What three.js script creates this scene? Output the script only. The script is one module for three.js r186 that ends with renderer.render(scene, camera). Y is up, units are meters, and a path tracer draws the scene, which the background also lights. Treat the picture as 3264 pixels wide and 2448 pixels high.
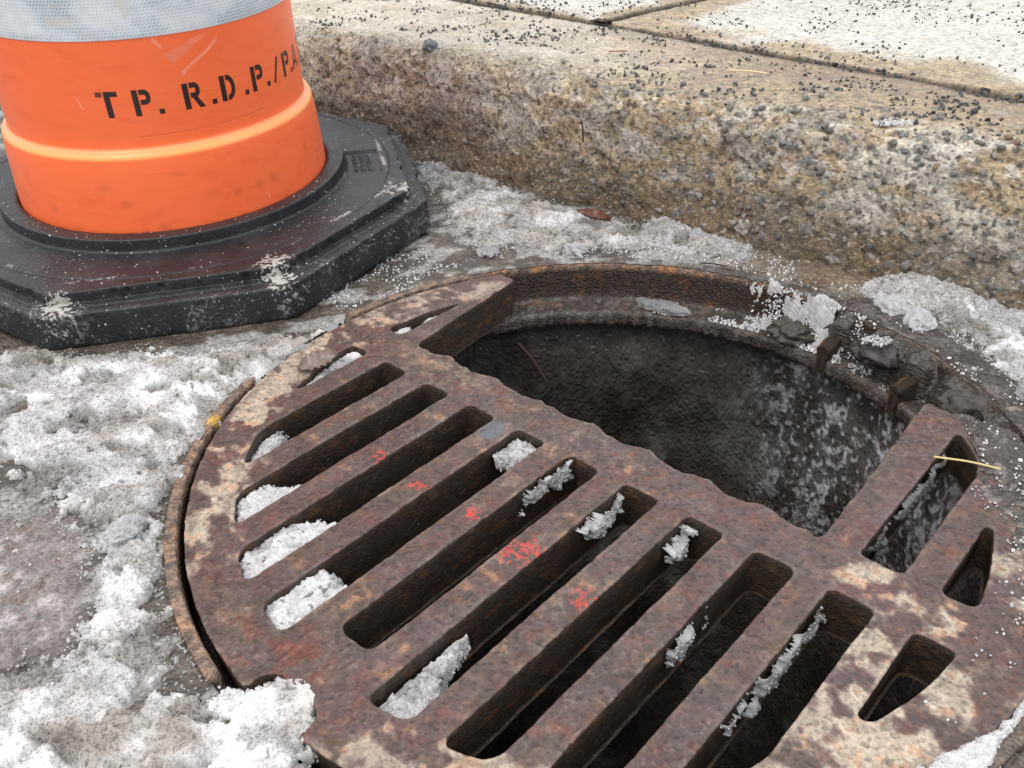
import * as THREE from 'three';
import { mergeGeometries, mergeVertices } from 'three/addons/utils/BufferGeometryUtils.js';

// ------------------------------------------------------------------ camera, sky, sun, exposure
const scene = new THREE.Scene();
const camera = new THREE.PerspectiveCamera(45.514, 4 / 3, 0.02, 400);
camera.position.set(0, 0.4539, 0);
camera.up.set(0.03779, 0.83351, -0.55122);
camera.lookAt(0, 0.4539 - 0.55161, -0.8341);
const renderer = new THREE.WebGLRenderer({ antialias: true });
renderer.toneMapping = THREE.LinearToneMapping;
renderer.toneMappingExposure = 1.42;
renderer.shadowMap.enabled = true;
{
  const w = 128, h = 64, d = new Float32Array(w * h * 4);
  for (let j = 0; j < h; j++) {
    const el = ((j + 0.5) / h - 0.5) * Math.PI, s = Math.sin(el);
    for (let i = 0; i < w; i++) {
      const k = (j * w + i) * 4, az = (i + 0.5) / w * 2 * Math.PI;
      const cloud = 1 + 0.06 * Math.sin(az * 3 + 4 * el) + 0.05 * Math.sin(az * 5 - 7 * el + 1);
      const L = s > 0 ? (0.62 + 0.62 * s) * cloud : 0.3;
      d[k] = L * 0.985; d[k + 1] = L; d[k + 2] = L * 1.04; d[k + 3] = 1;
    }
  }
  const sky = new THREE.DataTexture(d, w, h, THREE.RGBAFormat, THREE.FloatType);
  sky.mapping = THREE.EquirectangularReflectionMapping; sky.magFilter = THREE.LinearFilter; sky.needsUpdate = true;
  scene.background = sky; scene.environment = sky;
}
const sun = new THREE.DirectionalLight(0xfff4e6, 0.9);
sun.position.set(-1.1, 3.3, 0.5); sun.target.position.set(0, 0, -0.8);
sun.castShadow = true; sun.shadow.radius = 34; sun.shadow.mapSize.set(2048, 2048);
Object.assign(sun.shadow.camera, { left: -2, right: 2, top: 2, bottom: -2, near: 0.5, far: 8 });
scene.add(sun, sun.target);

// ------------------------------------------------------------------ helpers
let seed = 7;
const rnd = () => { seed = (seed + 0x6d2b79f5) | 0; let t = Math.imul(seed ^ (seed >>> 15), 1 | seed); t = (t + Math.imul(t ^ (t >>> 7), 61 | t)) ^ t; return ((t ^ (t >>> 14)) >>> 0) / 4294967296; };
const rr = (a, b) => a + (b - a) * rnd();
const LAT = new Float32Array(65536); for (let i = 0; i < 65536; i++) LAT[i] = rnd();
const cl = (x, a = 0, b = 1) => x < a ? a : x > b ? b : x;
const ss = (a, b, x) => { const t = cl((x - a) / (b - a)); return t * t * (3 - 2 * t); };
const mix = (a, b, t) => a + (b - a) * t;
const hash = (i, j) => LAT[((j & 255) << 8) | (i & 255)];
function vn(x, y) {
  const i = Math.floor(x), j = Math.floor(y); let a = x - i, b = y - j;
  a = a * a * (3 - 2 * a); b = b * b * (3 - 2 * b);
  const r0 = (j & 255) << 8, r1 = ((j + 1) & 255) << 8, c0 = i & 255, c1 = (i + 1) & 255;
  const p = LAT[r0 | c0], q = LAT[r0 | c1], r = LAT[r1 | c0], s = LAT[r1 | c1];
  return p + (q - p) * a + (r - p) * b + (p - q - r + s) * a * b;
}
function fbm(x, y, o = 4, g = 0.5) { let s = 0, a = 1, t = 0; for (let k = 0; k < o; k++) { s += a * vn(x + k * 17.3, y + k * 9.1); t += a; a *= g; x = x * 2.03 + y * 0.31; y = y * 1.97 - x * 0.12; } return s / t; }
const W = [0, 0, 0];
function worley(x, y) {                                   // W = [distance to nearest point, its two random numbers]
  const i = Math.floor(x), j = Math.floor(y); let best = 9, bi = 0, bj = 0;
  for (let q = j - 1; q <= j + 1; q++) for (let p = i - 1; p <= i + 1; p++) {
    const dx = p + hash(p + 31, q + 7) - x, dy = q + hash(p + 101, q + 59) - y, d = dx * dx + dy * dy;
    if (d < best) { best = d; bi = p; bj = q; }
  }
  W[0] = Math.sqrt(best); W[1] = hash(bi + 200, bj + 33); W[2] = hash(bi + 77, bj + 150); return W;
}
const enc = (x) => { x = cl(x); return 255 * (x <= 0.0031308 ? 12.92 * x : 1.055 * Math.pow(x, 1 / 2.4) - 0.055); };
const ENC = new Uint8Array(4097); for (let i = 0; i <= 4096; i++) ENC[i] = Math.round(enc(i / 4096));
const C = [0, 0, 0, 0];
const mixc = (c, r, g, b, t) => { c[0] += (r - c[0]) * t; c[1] += (g - c[1]) * t; c[2] += (b - c[2]) * t; };
const mulc = (c, k) => { c[0] *= k; c[1] *= k; c[2] *= k; };
// colour texture; f(u, v, c) writes linear colour to c[0..2] and a height/roughness value to c[3]; returns [colour map, value map]
function texture(w, h, f, wrap = THREE.RepeatWrapping) {
  const a = new Uint8Array(w * h * 4), b = new Uint8Array(w * h * 4);
  for (let j = 0; j < h; j++) for (let i = 0; i < w; i++) {
    const k = (j * w + i) * 4; C[0] = C[1] = C[2] = 0; C[3] = 0.5; f((i + 0.5) / w, (j + 0.5) / h, C);
    for (let q = 0; q < 3; q++) a[k + q] = ENC[Math.round(cl(C[q]) * 4096)];
    b[k] = b[k + 1] = b[k + 2] = Math.round(cl(C[3]) * 255); a[k + 3] = b[k + 3] = 255;
  }
  return [a, b].map((d, i) => { const t = new THREE.DataTexture(d, w, h); t.magFilter = THREE.LinearFilter; t.wrapS = t.wrapT = wrap; if (!i) t.colorSpace = THREE.SRGBColorSpace; t.needsUpdate = true; return t; });
}
const tiled = (t, x, y = x) => { const c = t.clone(); c.repeat.set(x, y); c.needsUpdate = true; return c; };
const std = (o) => new THREE.MeshStandardMaterial(o);
const used = {};
const named = (n) => { if (!(n in used)) { used[n] = 0; return n; } return n + '_' + String(++used[n]).padStart(3, '0'); };
function mesh(name, geo, mat, parent = scene) {
  const m = new THREE.Mesh(geo, mat); m.name = parent === scene ? named(name) : name; m.castShadow = m.receiveShadow = true; parent.add(m); return m;
}
function thing(name, label, category, extra = {}) { const g = new THREE.Group(); g.name = named(name); g.userData = { label, category, ...extra }; scene.add(g); return g; }
const tag = (o, label, category, extra = {}) => { o.userData = { label, category, ...extra }; return o; };
function grid(nx, ny, f, closed = false) {                 // f(i, j) -> [x, y, z, u, v, r, g, b]
  const n = (nx + 1) * (ny + 1), P = new Float32Array(n * 3), U = new Float32Array(n * 2), K = new Float32Array(n * 3), I = [];
  for (let j = 0; j <= ny; j++) for (let i = 0; i <= nx; i++) {
    const k = j * (nx + 1) + i, r = f(i, j);
    P.set(r.slice(0, 3), k * 3); U[k * 2] = r[3] ?? 0; U[k * 2 + 1] = r[4] ?? 0; K[k * 3] = r[5] ?? 1; K[k * 3 + 1] = r[6] ?? 1; K[k * 3 + 2] = r[7] ?? 1;
    if (i < nx && j < ny) I.push(k, k + 1, k + nx + 2, k, k + nx + 2, k + nx + 1);
  }
  const g = new THREE.BufferGeometry();
  g.setAttribute('position', new THREE.BufferAttribute(P, 3)); g.setAttribute('uv', new THREE.BufferAttribute(U, 2)); g.setAttribute('color', new THREE.BufferAttribute(K, 3)); g.setIndex(I);
  g.computeVertexNormals();
  if (closed) {                                           // weld the normals of the first and last column
    const N = g.attributes.normal;
    for (let j = 0; j <= ny; j++) { const a = j * (nx + 1), b = a + nx; const v = new THREE.Vector3(N.getX(a) + N.getX(b), N.getY(a) + N.getY(b), N.getZ(a) + N.getZ(b)).normalize(); N.setXYZ(a, v.x, v.y, v.z); N.setXYZ(b, v.x, v.y, v.z); }
  }
  return g;
}
// polygons on the ground, in millimetres (x, z); signed distance in metres, positive inside
function polyDist(P, x, z) {
  let best = 1e9, inside = false; x *= 1000; z *= 1000;
  for (let i = 0, j = P.length - 2; i < P.length; j = i, i += 2) {
    const ax = P[j], az = P[j + 1], bx = P[i], bz = P[i + 1], ex = bx - ax, ez = bz - az, px = x - ax, pz = z - az;
    const t = cl((px * ex + pz * ez) / (ex * ex + ez * ez)), dx = px - ex * t, dz = pz - ez * t, d = dx * dx + dz * dz;
    if (d < best) best = d;
    if ((az > z) !== (bz > z) && x < (bx - ax) * (z - az) / (bz - az) + ax) inside = !inside;
  }
  return (inside ? 1 : -1) * Math.sqrt(best) / 1000;
}
// fine tileable relief shared by stony surfaces
const [, grainBump] = texture(512, 512, (u, v, c) => {
  const x = u * 64, y = v * 64, w = (k) => { const p = vn(((x * k) % (64 * k)), (y * k) % (64 * k)); return p; };
  c[3] = 0.5 * w(1) + 0.3 * w(2) + 0.2 * w(4); });
const [softMap, softBump] = texture(1024, 1024, (u, v, c) => { // grey speckle, tiles because 256 lattice cells fit
  const n = vn(u * 256, v * 256), m = vn(u * 128 + 3, v * 128), l = vn(u * 64, v * 64 + 9), k = 0.45 + 0.55 * (0.45 * n + 0.35 * m + 0.2 * l);
  c[0] = c[1] = c[2] = cl(k * k * 1.35); c[3] = 0.5 * n + 0.3 * m + 0.2 * l; });

// grate centre and turn; grate coordinates (u along the rib, v towards the kerb)
const GX = 0.07506, GZ = -0.58682, GT = 0.75617, gc = Math.cos(GT), gs = Math.sin(GT);
const toWorld = (u, v) => [GX + u * gc + v * gs, GZ + u * gs - v * gc];
const toGrate = (x, z) => { x -= GX; z -= GZ; return [x * gc + z * gs, x * gs - z * gc]; };

// ------------------------------------------------------------------ ground cover fields
const DX = 0.7826, DZ = 0.6225, NX = 0.6225, NZ = -0.7826, FX = 0.21, FZ = -1.014;   // the kerb's direction, its normal and a point on its foot line
const kerbW = (x, z) => (x - FX) * NX + (z - FZ) * NZ;   // how far behind the kerb's foot line a point is
const SNOW_A = [-521, -764, -475, -783, -423, -756, -362, -772, -282, -775, -229, -785, -191, -802, -165, -805, -180, -765, -200, -725, -229, -717, -246, -697, -264, -637, -271, -599, -266, -538, -255, -487, -240, -442, -221, -403, -202, -380, -183, -372, -170, -374, -153, -379, -131, -375, -117, -360, -122, -335, -127, -323, -112, -311, -95, -296, -60, -240, -400, -200, -520, -260, -358, -365, -319, -391, -285, -400, -297, -458, -318, -510, -353, -543, -375, -536, -440, -520, -700, -560, -800, -700];
const SNOW_B = [-158, -1365, -123, -1303, -51, -1238, 6, -1167, 64, -1104, 119, -1054, 155, -1030, 197, -1044, 238, -1022, 275, -989, 301, -963, 273, -934, 211, -937, 172, -956, 110, -967, 82, -951, 19, -988, -29, -971, -46, -1014, -71, -1087, -82, -1135, -103, -1186];
const SNOW_C = [340, -838, 404, -872, 434, -862, 473, -835, 544, -778, 640, -700, 700, -600, 560, -560, 470, -592, 429, -609, 435, -654, 425, -695, 409, -722, 416, -765, 389, -795];
const MUD = [190, -905, 257, -885, 353, -825, 403, -785, 440, -720, 445, -640, 435, -560, 425, -500, 375, -440, 340, -480, 330, -600, 305, -700, 230, -800];
const BARE = [-560, -500, -375, -541, -353, -543, -318, -510, -297, -458, -285, -400, -319, -391, -358, -365, -500, -300];
const groundY = (x, z) => {
  const r = Math.hypot(x - GX, z - GZ), m = ss(-0.02, 0.05, polyDist(MUD, x, z));
  return -0.003 + 0.006 * (fbm(x * 14, z * 14, 3) - 0.5) * ss(0.345, 0.42, r) + 0.0022 * (fbm(x * 120, z * 120, 3) - 0.5) + m * 0.007 * fbm(x * 45, z * 45 + 4, 3) * ss(0.335, 0.36, r);
};

// ------------------------------------------------------------------ road
{
  const rs = [0.3425]; let r = 0.3425; while (r < 120) { r += r < 0.95 ? 0.0032 : r < 1.4 ? 0.008 : r * 0.09; rs.push(r); }
  const NA = 900;
  const g = grid(NA, rs.length - 1, (i, j) => {
    const a = -(i % NA) / NA * Math.PI * 2, ad = (((-a * 57.29578 + GT * 57.29578) + 540) % 360) - 180, lap = j === 0 ? ss(26, 40, ad) * ss(166, 150, ad) : 0, rj = rs[j] - lap * (0.0052 + 0.003 * fbm(ad * 0.4 + 90, 4, 3)), x = GX + rj * Math.cos(a), z = GZ + rj * Math.sin(a), near = rj < 1.4;
    const y = j === 0 ? mix(-0.004, 0.0013, lap) : near ? Math.max(groundY(x, z), j < 3 ? mix(-0.01, 0.0012 + 0.001 * fbm(x * 90, z * 90, 2), ss(26, 40, ad) * ss(166, 150, ad)) : -1) : -0.003;
    const n1 = fbm(x * 22, z * 22, 4), n2 = fbm(x * 70 + 5, z * 70, 3), c = [0.06, 0.05, 0.041];
    mixc(c, 0.09, 0.078, 0.066, ss(0.5, 0.65, n2) * 0.7);
    if (near) {
      const ice = ss(0.52, 0.585, fbm(x * 38 + (z - x) * 12, z * 38 + 40, 5)) * (1 - ss(0.0, 0.03, polyDist(BARE, x, z)));
      mixc(c, 0.27, 0.265, 0.25, ice * 0.75); mixc(c, 0.13, 0.095, 0.06, ss(-0.09, -0.03, kerbW(x, z)) * ss(0.16, 0.3, x) * 0.8);
      mixc(c, 0.155, 0.14, 0.135, ss(-0.01, 0.02, polyDist(BARE, x, z))); mixc(c, 0.3, 0.28, 0.28, ss(0.0, 0.03, polyDist(BARE, x, z)) * ss(0.56, 0.66, n2) * 0.6); mixc(c, 0.11, 0.07, 0.055, ss(0.0, 0.03, polyDist(BARE, x, z)) * ss(0.56, 0.66, fbm(x * 120 + 40, z * 120, 3)) * 0.7);
      const m = ss(-0.03, 0.03, polyDist(MUD, x, z) + 0.04 * (n2 - 0.5));
      mixc(c, 0.036, 0.031, 0.027, m); mixc(c, 0.13, 0.12, 0.11, m * ss(0.56, 0.7, n2) * 0.5);
    }
    mulc(c, 1.75 * (0.75 + 0.5 * n2));
    return [x, y, z, x / 0.42, z / 0.42, ...c];
  }, true);
  const m = std({ map: softMap, vertexColors: true, roughness: 0.4, bumpMap: softBump, bumpScale: 0.0022 });
  mesh('road', g, m).userData = { kind: 'structure', label: 'wet grey asphalt with thin dirty ice around the grate' };
}

// ------------------------------------------------------------------ kerb: s along it, w back from its foot line
const kerbXZ = (s, w) => [FX + s * DX + w * NX, FZ + s * DZ + w * NZ];
const crackW = (s) => 0.25 - 0.131 * (cl(s, -1.1, 1.1) + 0.065) + 0.006 * (fbm(s * 9, 3, 3) - 0.5);
const wTop = 0.075;
function stones(s, v, out) {                             // aggregate showing in the concrete: cover, tone, height
  out[0] = 0; out[2] = 0;
  for (let k = 0; k < 2; k++) {
    const f = k ? 95 : 46, wx = vn(s * 210 + k * 9, v * 210) - 0.5, wy = vn(s * 210 + 70, v * 210 + k * 5) - 0.5, X = s * f * 0.85 + k * 31 + 0.42 * wx, Y = v * f + 0.42 * wy; worley(X, Y);
    const on = W[1] < (k ? 0.3 : 0.36), rad = 0.17 + 0.2 * W[2], m = on ? ss(rad, rad - 0.05, W[0]) : 0;
    if (m > out[0]) { out[0] = m; out[1] = hash(W[1] * 9999 | 0, W[2] * 999 | 0); out[2] = m * (1 - 0.4 * W[0]) * (k ? 0.5 : 1); }
  }
  return out;
}
const ST = [0, 0, 0];
function kerbColour(s, v, c) {                           // v > 0 on the top, v < 0 down the face (metres from the front edge)
  const n0 = fbm(s * 5, v * 7 + 2, 3), n1 = fbm(s * 24 + 9, v * 30, 4), n2 = fbm(s * 120, v * 130, 3), n3 = vn(s * 700, v * 800), n4 = fbm(s * 300 + 5, v * 330, 2);
  const top = ss(-0.03, 0.035, v + 0.03 * (n1 - 0.5));
  // top: tan and damp to the right, pale and dry to the left
  const dry = ss(0.02, -0.35, s + 0.25 * (n0 - 0.5) + 0.12 * (n1 - 0.5));
  let r = 0.33, g = 0.262, b = 0.175; c[0] = r; c[1] = g; c[2] = b;
  mixc(c, 0.25, 0.205, 0.17, ss(0.45, 0.62, n1) * 0.7); mixc(c, 0.42, 0.33, 0.2, ss(0.55, 0.7, n4) * 0.5);
  mixc(c, 0.54, 0.5, 0.42, dry * 0.9); mixc(c, 0.36, 0.31, 0.23, dry * ss(0.5, 0.7, n1) * 0.5);
  const wet = ss(0.03, 0.0, Math.abs(v - (crackW(s) - wTop) + 0.03) - 0.03 * n1) * ss(-0.5, 0.0, s); mixc(c, 0.23, 0.185, 0.14, wet * 0.5);
  const t0 = c[0], t1 = c[1], t2 = c[2];
  // face: brown grey, pinkish to the left, white bloom to the right, a damp dark foot
  c[0] = 0.33; c[1] = 0.262; c[2] = 0.165;
  mixc(c, 0.35, 0.305, 0.225, ss(-0.12, -0.3, s + 0.2 * (n1 - 0.5))); 
  mixc(c, 0.2, 0.155, 0.1, ss(0.44, 0.64, n1) * 0.65); mixc(c, 0.27, 0.255, 0.235, ss(0.5, 0.62, fbm(s * 30 + 70, v * 44, 4)) * 0.6); mixc(c, 0.5, 0.47, 0.42, ss(0.58, 0.74, fbm(s * 52 + 2, v * 95, 4)) * 0.6);
  const bloom = ss(0.46, 0.62, fbm(s * 16 + 20, v * 34 + 8, 5)) * ss(0.05, 0.25, s); mixc(c, 0.46, 0.45, 0.405, bloom * 0.7);
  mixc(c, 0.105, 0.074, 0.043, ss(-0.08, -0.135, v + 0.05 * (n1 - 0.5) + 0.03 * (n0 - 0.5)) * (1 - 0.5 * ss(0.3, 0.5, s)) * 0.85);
  mixc(c, t0, t1, t2, top);
  stones(s, v, ST);
  const dens = mix(ss(-0.35, -0.05, s) * 0.85 + 0.15, ss(0.2, 0.02, v) * ss(-0.4, 0.05, s), top) * ss(0.3, 0.5, n1 + 0.18);
  const st = ST[0] * dens, q = ST[1];
  if (q < 0.72) mixc(c, 0.125, 0.126, 0.122, st * (0.6 + 0.35 * q)); else if (q < 0.84) mixc(c, 0.36, 0.345, 0.33, st * 0.6); else mixc(c, 0.3, 0.21, 0.14, st * 0.7);
  const kt = 1 - 0.45 * top; mulc(c, (1 + 0.8 * kt * (n2 - 0.5)) * (1 + 0.62 * kt * (n3 - 0.5)) * (1 + 1.05 * kt * (n4 - 0.5)));
  mixc(c, 0.05, 0.042, 0.034, ss(0.74, 0.84, vn(s * 260 + 40, v * 260)) * (0.8 - 0.5 * top)); mixc(c, 0.6, 0.57, 0.52, ss(0.8, 0.88, vn(s * 330 + 90, v * 360)) * (0.4 - 0.3 * top));
  mixc(c, 0.055, 0.043, 0.033, ss(0.01 + 0.012 * (n2 - 0.35), 0.001, crackW(s) - 0.006 - wTop - v) * 0.9);
  c[3] = 0.5 * n4 + 0.3 * n3 + 0.2 * n2 + 0.25 * st;
}
const S0 = -1.3, SL = 2.3, V0 = -0.24, VL = 0.62;
const kerbTop = (s, w) => 0.138 + 0.008 * cl((w - wTop) / 0.15) + 0.004 * (fbm(s * 12, w * 20, 3) - 0.5);
{
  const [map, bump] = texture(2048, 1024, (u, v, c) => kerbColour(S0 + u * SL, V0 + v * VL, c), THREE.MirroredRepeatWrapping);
  const sv = []; for (let s = -40; s < 40;) { sv.push(s); s += s > -1.15 && s < 0.85 ? 0.003 : Math.min(2, Math.max(0.02, 0.3 * Math.min(Math.abs(s + 1.15), Math.abs(s - 0.85)))); }
  const NT = 152;
  const g = grid(sv.length - 1, NT, (i, j) => {
    const s = sv[i], wc = crackW(s) - 0.004; let w, y, v, nx, ny;   // (nx, ny) the profile's outward normal in the w-y plane
    if (j < 4) { w = wc; y = kerbTop(s, wc) - 0.04 + 0.0115 * j; v = wc - wTop + 0.01; nx = 1; ny = 0; }
    else if (j <= 76) { const t = (j - 4) / 72; w = mix(wc - 0.002, wTop, t); y = kerbTop(s, w); v = w - wTop; nx = 0; ny = 1; if (j === 4) y -= 0.003; }
    else if (j <= 104) { const t = (j - 76) / 28, a = t * 1.28; w = wTop - 0.045 * Math.sin(a); y = 0.138 - 0.045 * (1 - Math.cos(a)); v = -0.045 * a; nx = -Math.sin(a); ny = Math.cos(a); }
    else { const t = (j - 104) / (NT - 104), w0 = wTop - 0.045 * Math.sin(1.28), y0 = 0.138 - 0.045 * (1 - Math.cos(1.28)); w = mix(w0, -0.012, t); y = mix(y0, -0.05, t); v = -0.0576 - (y0 - y); nx = -0.96; ny = 0.28; }
    if (j >= 4) {
      const near = s > -1.3 && s < 1 ? 1 : 0.3; stones(s, v, ST);
      const lump = (fbm(s * 10, v * 16 + 5, 3) - 0.5) * 0.02 * ss(0.1, -0.03, v), d = near * (lump + 0.004 * (fbm(s * 60, v * 70, 3) - 0.5) * (v < 0.02 ? 1.3 : 0.5) + 0.0022 * ST[2] * ss(0.06, -0.01, v) - 0.004 * ss(0.68, 0.8, fbm(s * 90 + 4, v * 90, 2)) * ss(0.05, -0.02, v) + 0.0012 * (vn(s * 330, v * 330) - 0.5));
      w += nx * d; y += ny * d;
    }
    const [x, z] = kerbXZ(s, w);
    return [x, y, z, (s - S0) / SL, (v - V0) / VL];
  });
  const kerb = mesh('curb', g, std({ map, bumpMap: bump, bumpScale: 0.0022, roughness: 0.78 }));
  // the larger stones of the aggregate stand proud of the worn face
  const SG = []; for (let q = 0; q < 6; q++) { let b = mergeVertices(new THREE.IcosahedronGeometry(1, 1).deleteAttribute('uv').deleteAttribute('normal')); const p = b.attributes.position; for (let k = 0; k < p.count; k++) { const f = rr(0.72, 1.18); p.setXYZ(k, p.getX(k) * f, p.getY(k) * f * 0.7, p.getZ(k) * f * (0.7 + 0.06 * q)); } b = b.toNonIndexed(); b.computeVertexNormals(); const uv = []; for (let k = 0; k < b.attributes.position.count; k++) uv.push(b.attributes.position.getX(k) * 0.06 + q * 0.1, b.attributes.position.getZ(k) * 0.06); b.setAttribute('uv', new THREE.Float32BufferAttribute(uv, 2)); SG.push(b); }
  const SM = [[0.28, 0.285, 0.28], [0.2, 0.205, 0.205], [0.4, 0.39, 0.37], [0.3, 0.28, 0.26], [0.55, 0.53, 0.49], [0.4, 0.31, 0.21]].map((q) => std({ map: softMap, color: new THREE.Color().setRGB(...q), roughness: 0.7, bumpMap: softBump, bumpScale: 0.0015 }));
  const P = g.attributes.position, Nn = g.attributes.normal, n1 = sv.length, i0 = sv.findIndex((q) => q > -0.62), i1 = sv.findIndex((q) => q > 0.72);
  for (let made = 0, tries = 0; made < 280 && tries < 4000; tries++) {
    const i = i0 + (rnd() * (i1 - i0) | 0), j = 58 + (rnd() * 76 | 0), k = j * n1 + i, sx = sv[i];
    if (rnd() > 0.12 + 0.88 * ss(-0.35, 0.0, sx) || (j < 80 && rnd() < 0.55)) continue;
    const r = rr(0.0022, 0.0046) * (rnd() < 0.1 ? 1.5 : 1), nrm = new THREE.Vector3(Nn.getX(k), Nn.getY(k), Nn.getZ(k)), st = new THREE.Mesh(SG[rnd() * 6 | 0], SM[rnd() * 6 | 0]);
    st.name = 'stone'; st.castShadow = st.receiveShadow = true; st.position.set(P.getX(k), P.getY(k), P.getZ(k)).addScaledVector(nrm, -r * rr(0.5, 0.62));
    st.quaternion.setFromUnitVectors(new THREE.Vector3(0, 1, 0), nrm).multiply(new THREE.Quaternion().setFromAxisAngle(new THREE.Vector3(0, 1, 0), rr(0, 6.3))); st.scale.set(r, r, r * rr(0.75, 1.1)); kerb.add(st); made++;
  }
  kerb.userData = { kind: 'structure', label: 'worn tan concrete curb with exposed aggregate and a damp foot' };
}
// sidewalk slabs behind the crack: cells between joints across (s) and along (w)
{
  const g0 = new THREE.Group(); g0.name = 'sidewalk'; g0.userData = { kind: 'structure', label: 'pale dry concrete sidewalk slabs strewn with black grit' }; scene.add(g0);
  const m = std({ map: softMap, vertexColors: true, roughness: 0.85, bumpMap: softBump, bumpScale: 0.0012 });
  const jointS = (w) => -0.305 + 0.26 * (w - 0.29) + 0.006 * (fbm(w * 12, 8, 3) - 0.5);  // the joint that meets the crack in view
  const slab = (kind, sa, sb, wa, wb, fine) => {
    const n = fine ? 340 : 40, q = fine ? 260 : 30;
    const g = grid(n, q, (i, j) => {
      const e = (t) => fine ? (t < 0.1 ? t * 0.5 : t > 0.9 ? 1 - (1 - t) * 0.5 : 0.05 + (t - 0.1) * 1.125) : t;
      const tu = e(i / n), tw = fine ? Math.pow(j / q, 1.7) : j / q;
      let s = mix(sa, sb, tu), w; const w0 = wa === 'crack' ? crackW(s + (kind ? jointS(0.29) : 0)) + 0.0035 + 0.004 * (fbm(s * 50, 5, 3) - 0.5) : wa; w = mix(w0, wb, tw);
      if (kind === 'left') s += jointS(w) - 0.004; else if (kind === 'right') s += jointS(w) + 0.004;
      const eS = Math.min(kind === 'left' ? (sb - sa) * (1 - tu) : kind === 'right' ? (sb - sa) * tu : 9, 9), eW = w - w0, ed = Math.min(eS, eW);
      const rag = 0.005 * fbm(s * 60, w * 60, 3);
      const y = 0.1465 + 0.006 * cl(w - 0.2, 0, 1) + 0.0015 * (fbm(s * 40, w * 40, 3) - 0.5) - 0.009 * Math.pow(1 - cl((ed - rag) / 0.007), 2) - (ed <= 0.0001 ? 0.03 : 0);
      const [x, z] = kerbXZ(s, w), n1 = fbm(s * 14 + 3, w * 14, 4), n2 = fbm(s * 90, w * 90, 3), c = [0.45, 0.432, 0.388];
      const damp = ss(0.085, 0.03, ed * (s < jointS(w) ? 1.5 : 0.85) + 0.12 * (n1 - 0.5)); mixc(c, 0.27, 0.222, 0.15, damp * 0.95); mixc(c, 0.38, 0.3, 0.19, damp * ss(0.5, 0.7, n2) * 0.5);
      mixc(c, 0.035, 0.027, 0.021, ss(0.012, 0.002, ed) * 0.92);
      mulc(c, 1.62 * (0.82 + 0.3 * n2) * (0.9 + 0.2 * fbm(s * 5, w * 5, 2)));
      return [x, y, z, x / 0.5, z / 0.5, ...c];
    });
    const f = g.index.array; for (let k = 0; k < f.length; k += 3) { const t = f[k + 1]; f[k + 1] = f[k + 2]; f[k + 2] = t; } g.computeVertexNormals();
    mesh('paving_slab', g, m, g0);
  };
  slab('right', 0, 1.9, 'crack', 1.6, true); slab('left', -1.7, 0, 'crack', 1.6, true);
  slab('', 1.62 + 0.35, 40, 'crack', 1.6, false); slab('', -40, -2.02, 'crack', 1.6, false); slab('', -40, 40, 1.604, 30, false);
}

// ------------------------------------------------------------------ catch basin shaft under the grate
{
  const t = thing('catch_basin', 'dark wet concrete shaft seen through the broken opening of the grate', 'catch basin');
  const [map, bump] = texture(2048, 1024, (u, v, c) => {
    const a = u * 360, y = v * 1.1, n1 = fbm(u * 40, v * 20, 4), n2 = fbm(u * 230 + 3, v * 70, 4), n3 = vn(u * 900, v * 300);
    c[0] = 0.065; c[1] = 0.059; c[2] = 0.053; mixc(c, 0.125, 0.12, 0.112, ss(0.5, 0.75, n1)); mixc(c, 0.03, 0.025, 0.02, ss(0.5, 0.7, fbm(u * 24 + 9, v * 9, 4)) * 0.7);
    mulc(c, 0.5 + n2); 
    const fr = ss(35, 52, a) * ss(102, 78, a) * ss(0.36, 0.12, y) ; const fz = fbm(u * 60 + 40, v * 16, 3), fs = fbm(u * 420 + 7, v * 150, 3); mixc(c, 0.3, 0.31, 0.32, fr * ss(0.42, 0.68, fz) * 0.25); mixc(c, 0.8, 0.82, 0.85, fr * ss(0.5, 0.66, fs * 0.62 + fz * 0.4) * 0.65);
    c[3] = 0.35 * n2 + 0.65 * n3;
  });
  const NA = 600, NY = 160;
  const g = grid(NA, NY, (i, j) => {
    const a = (i % NA) / NA * Math.PI * 2, ty = Math.pow(j / NY, 1.4), y = -0.052 - 1.1 * ty, u = i / NA;
    const r = 0.304 + 0.012 * ss(0, 0.02, ty) + 0.014 * (fbm((i % NA) / NA * 16, ty * 12, 3) - 0.5) + 0.0022 * (fbm((i % NA) * 0.42, ty * 110, 3) - 0.5);
    const p = toWorld(r * Math.cos(a), r * Math.sin(a)); return [p[0], y, p[1], u, ty];
  }, true);
  mesh('shaft_wall', g, std({ map, bumpMap: bump, bumpScale: 0.0026, roughness: 0.22, side: THREE.DoubleSide }), t);
  const f = new THREE.CircleGeometry(0.34, 48); f.rotateX(-Math.PI / 2); f.translate(GX, -1.13, GZ);
  mesh('sump_water', f, std({ color: new THREE.Color().setRGB(0.012, 0.011, 0.01), roughness: 0.12 }), t);
}

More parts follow.
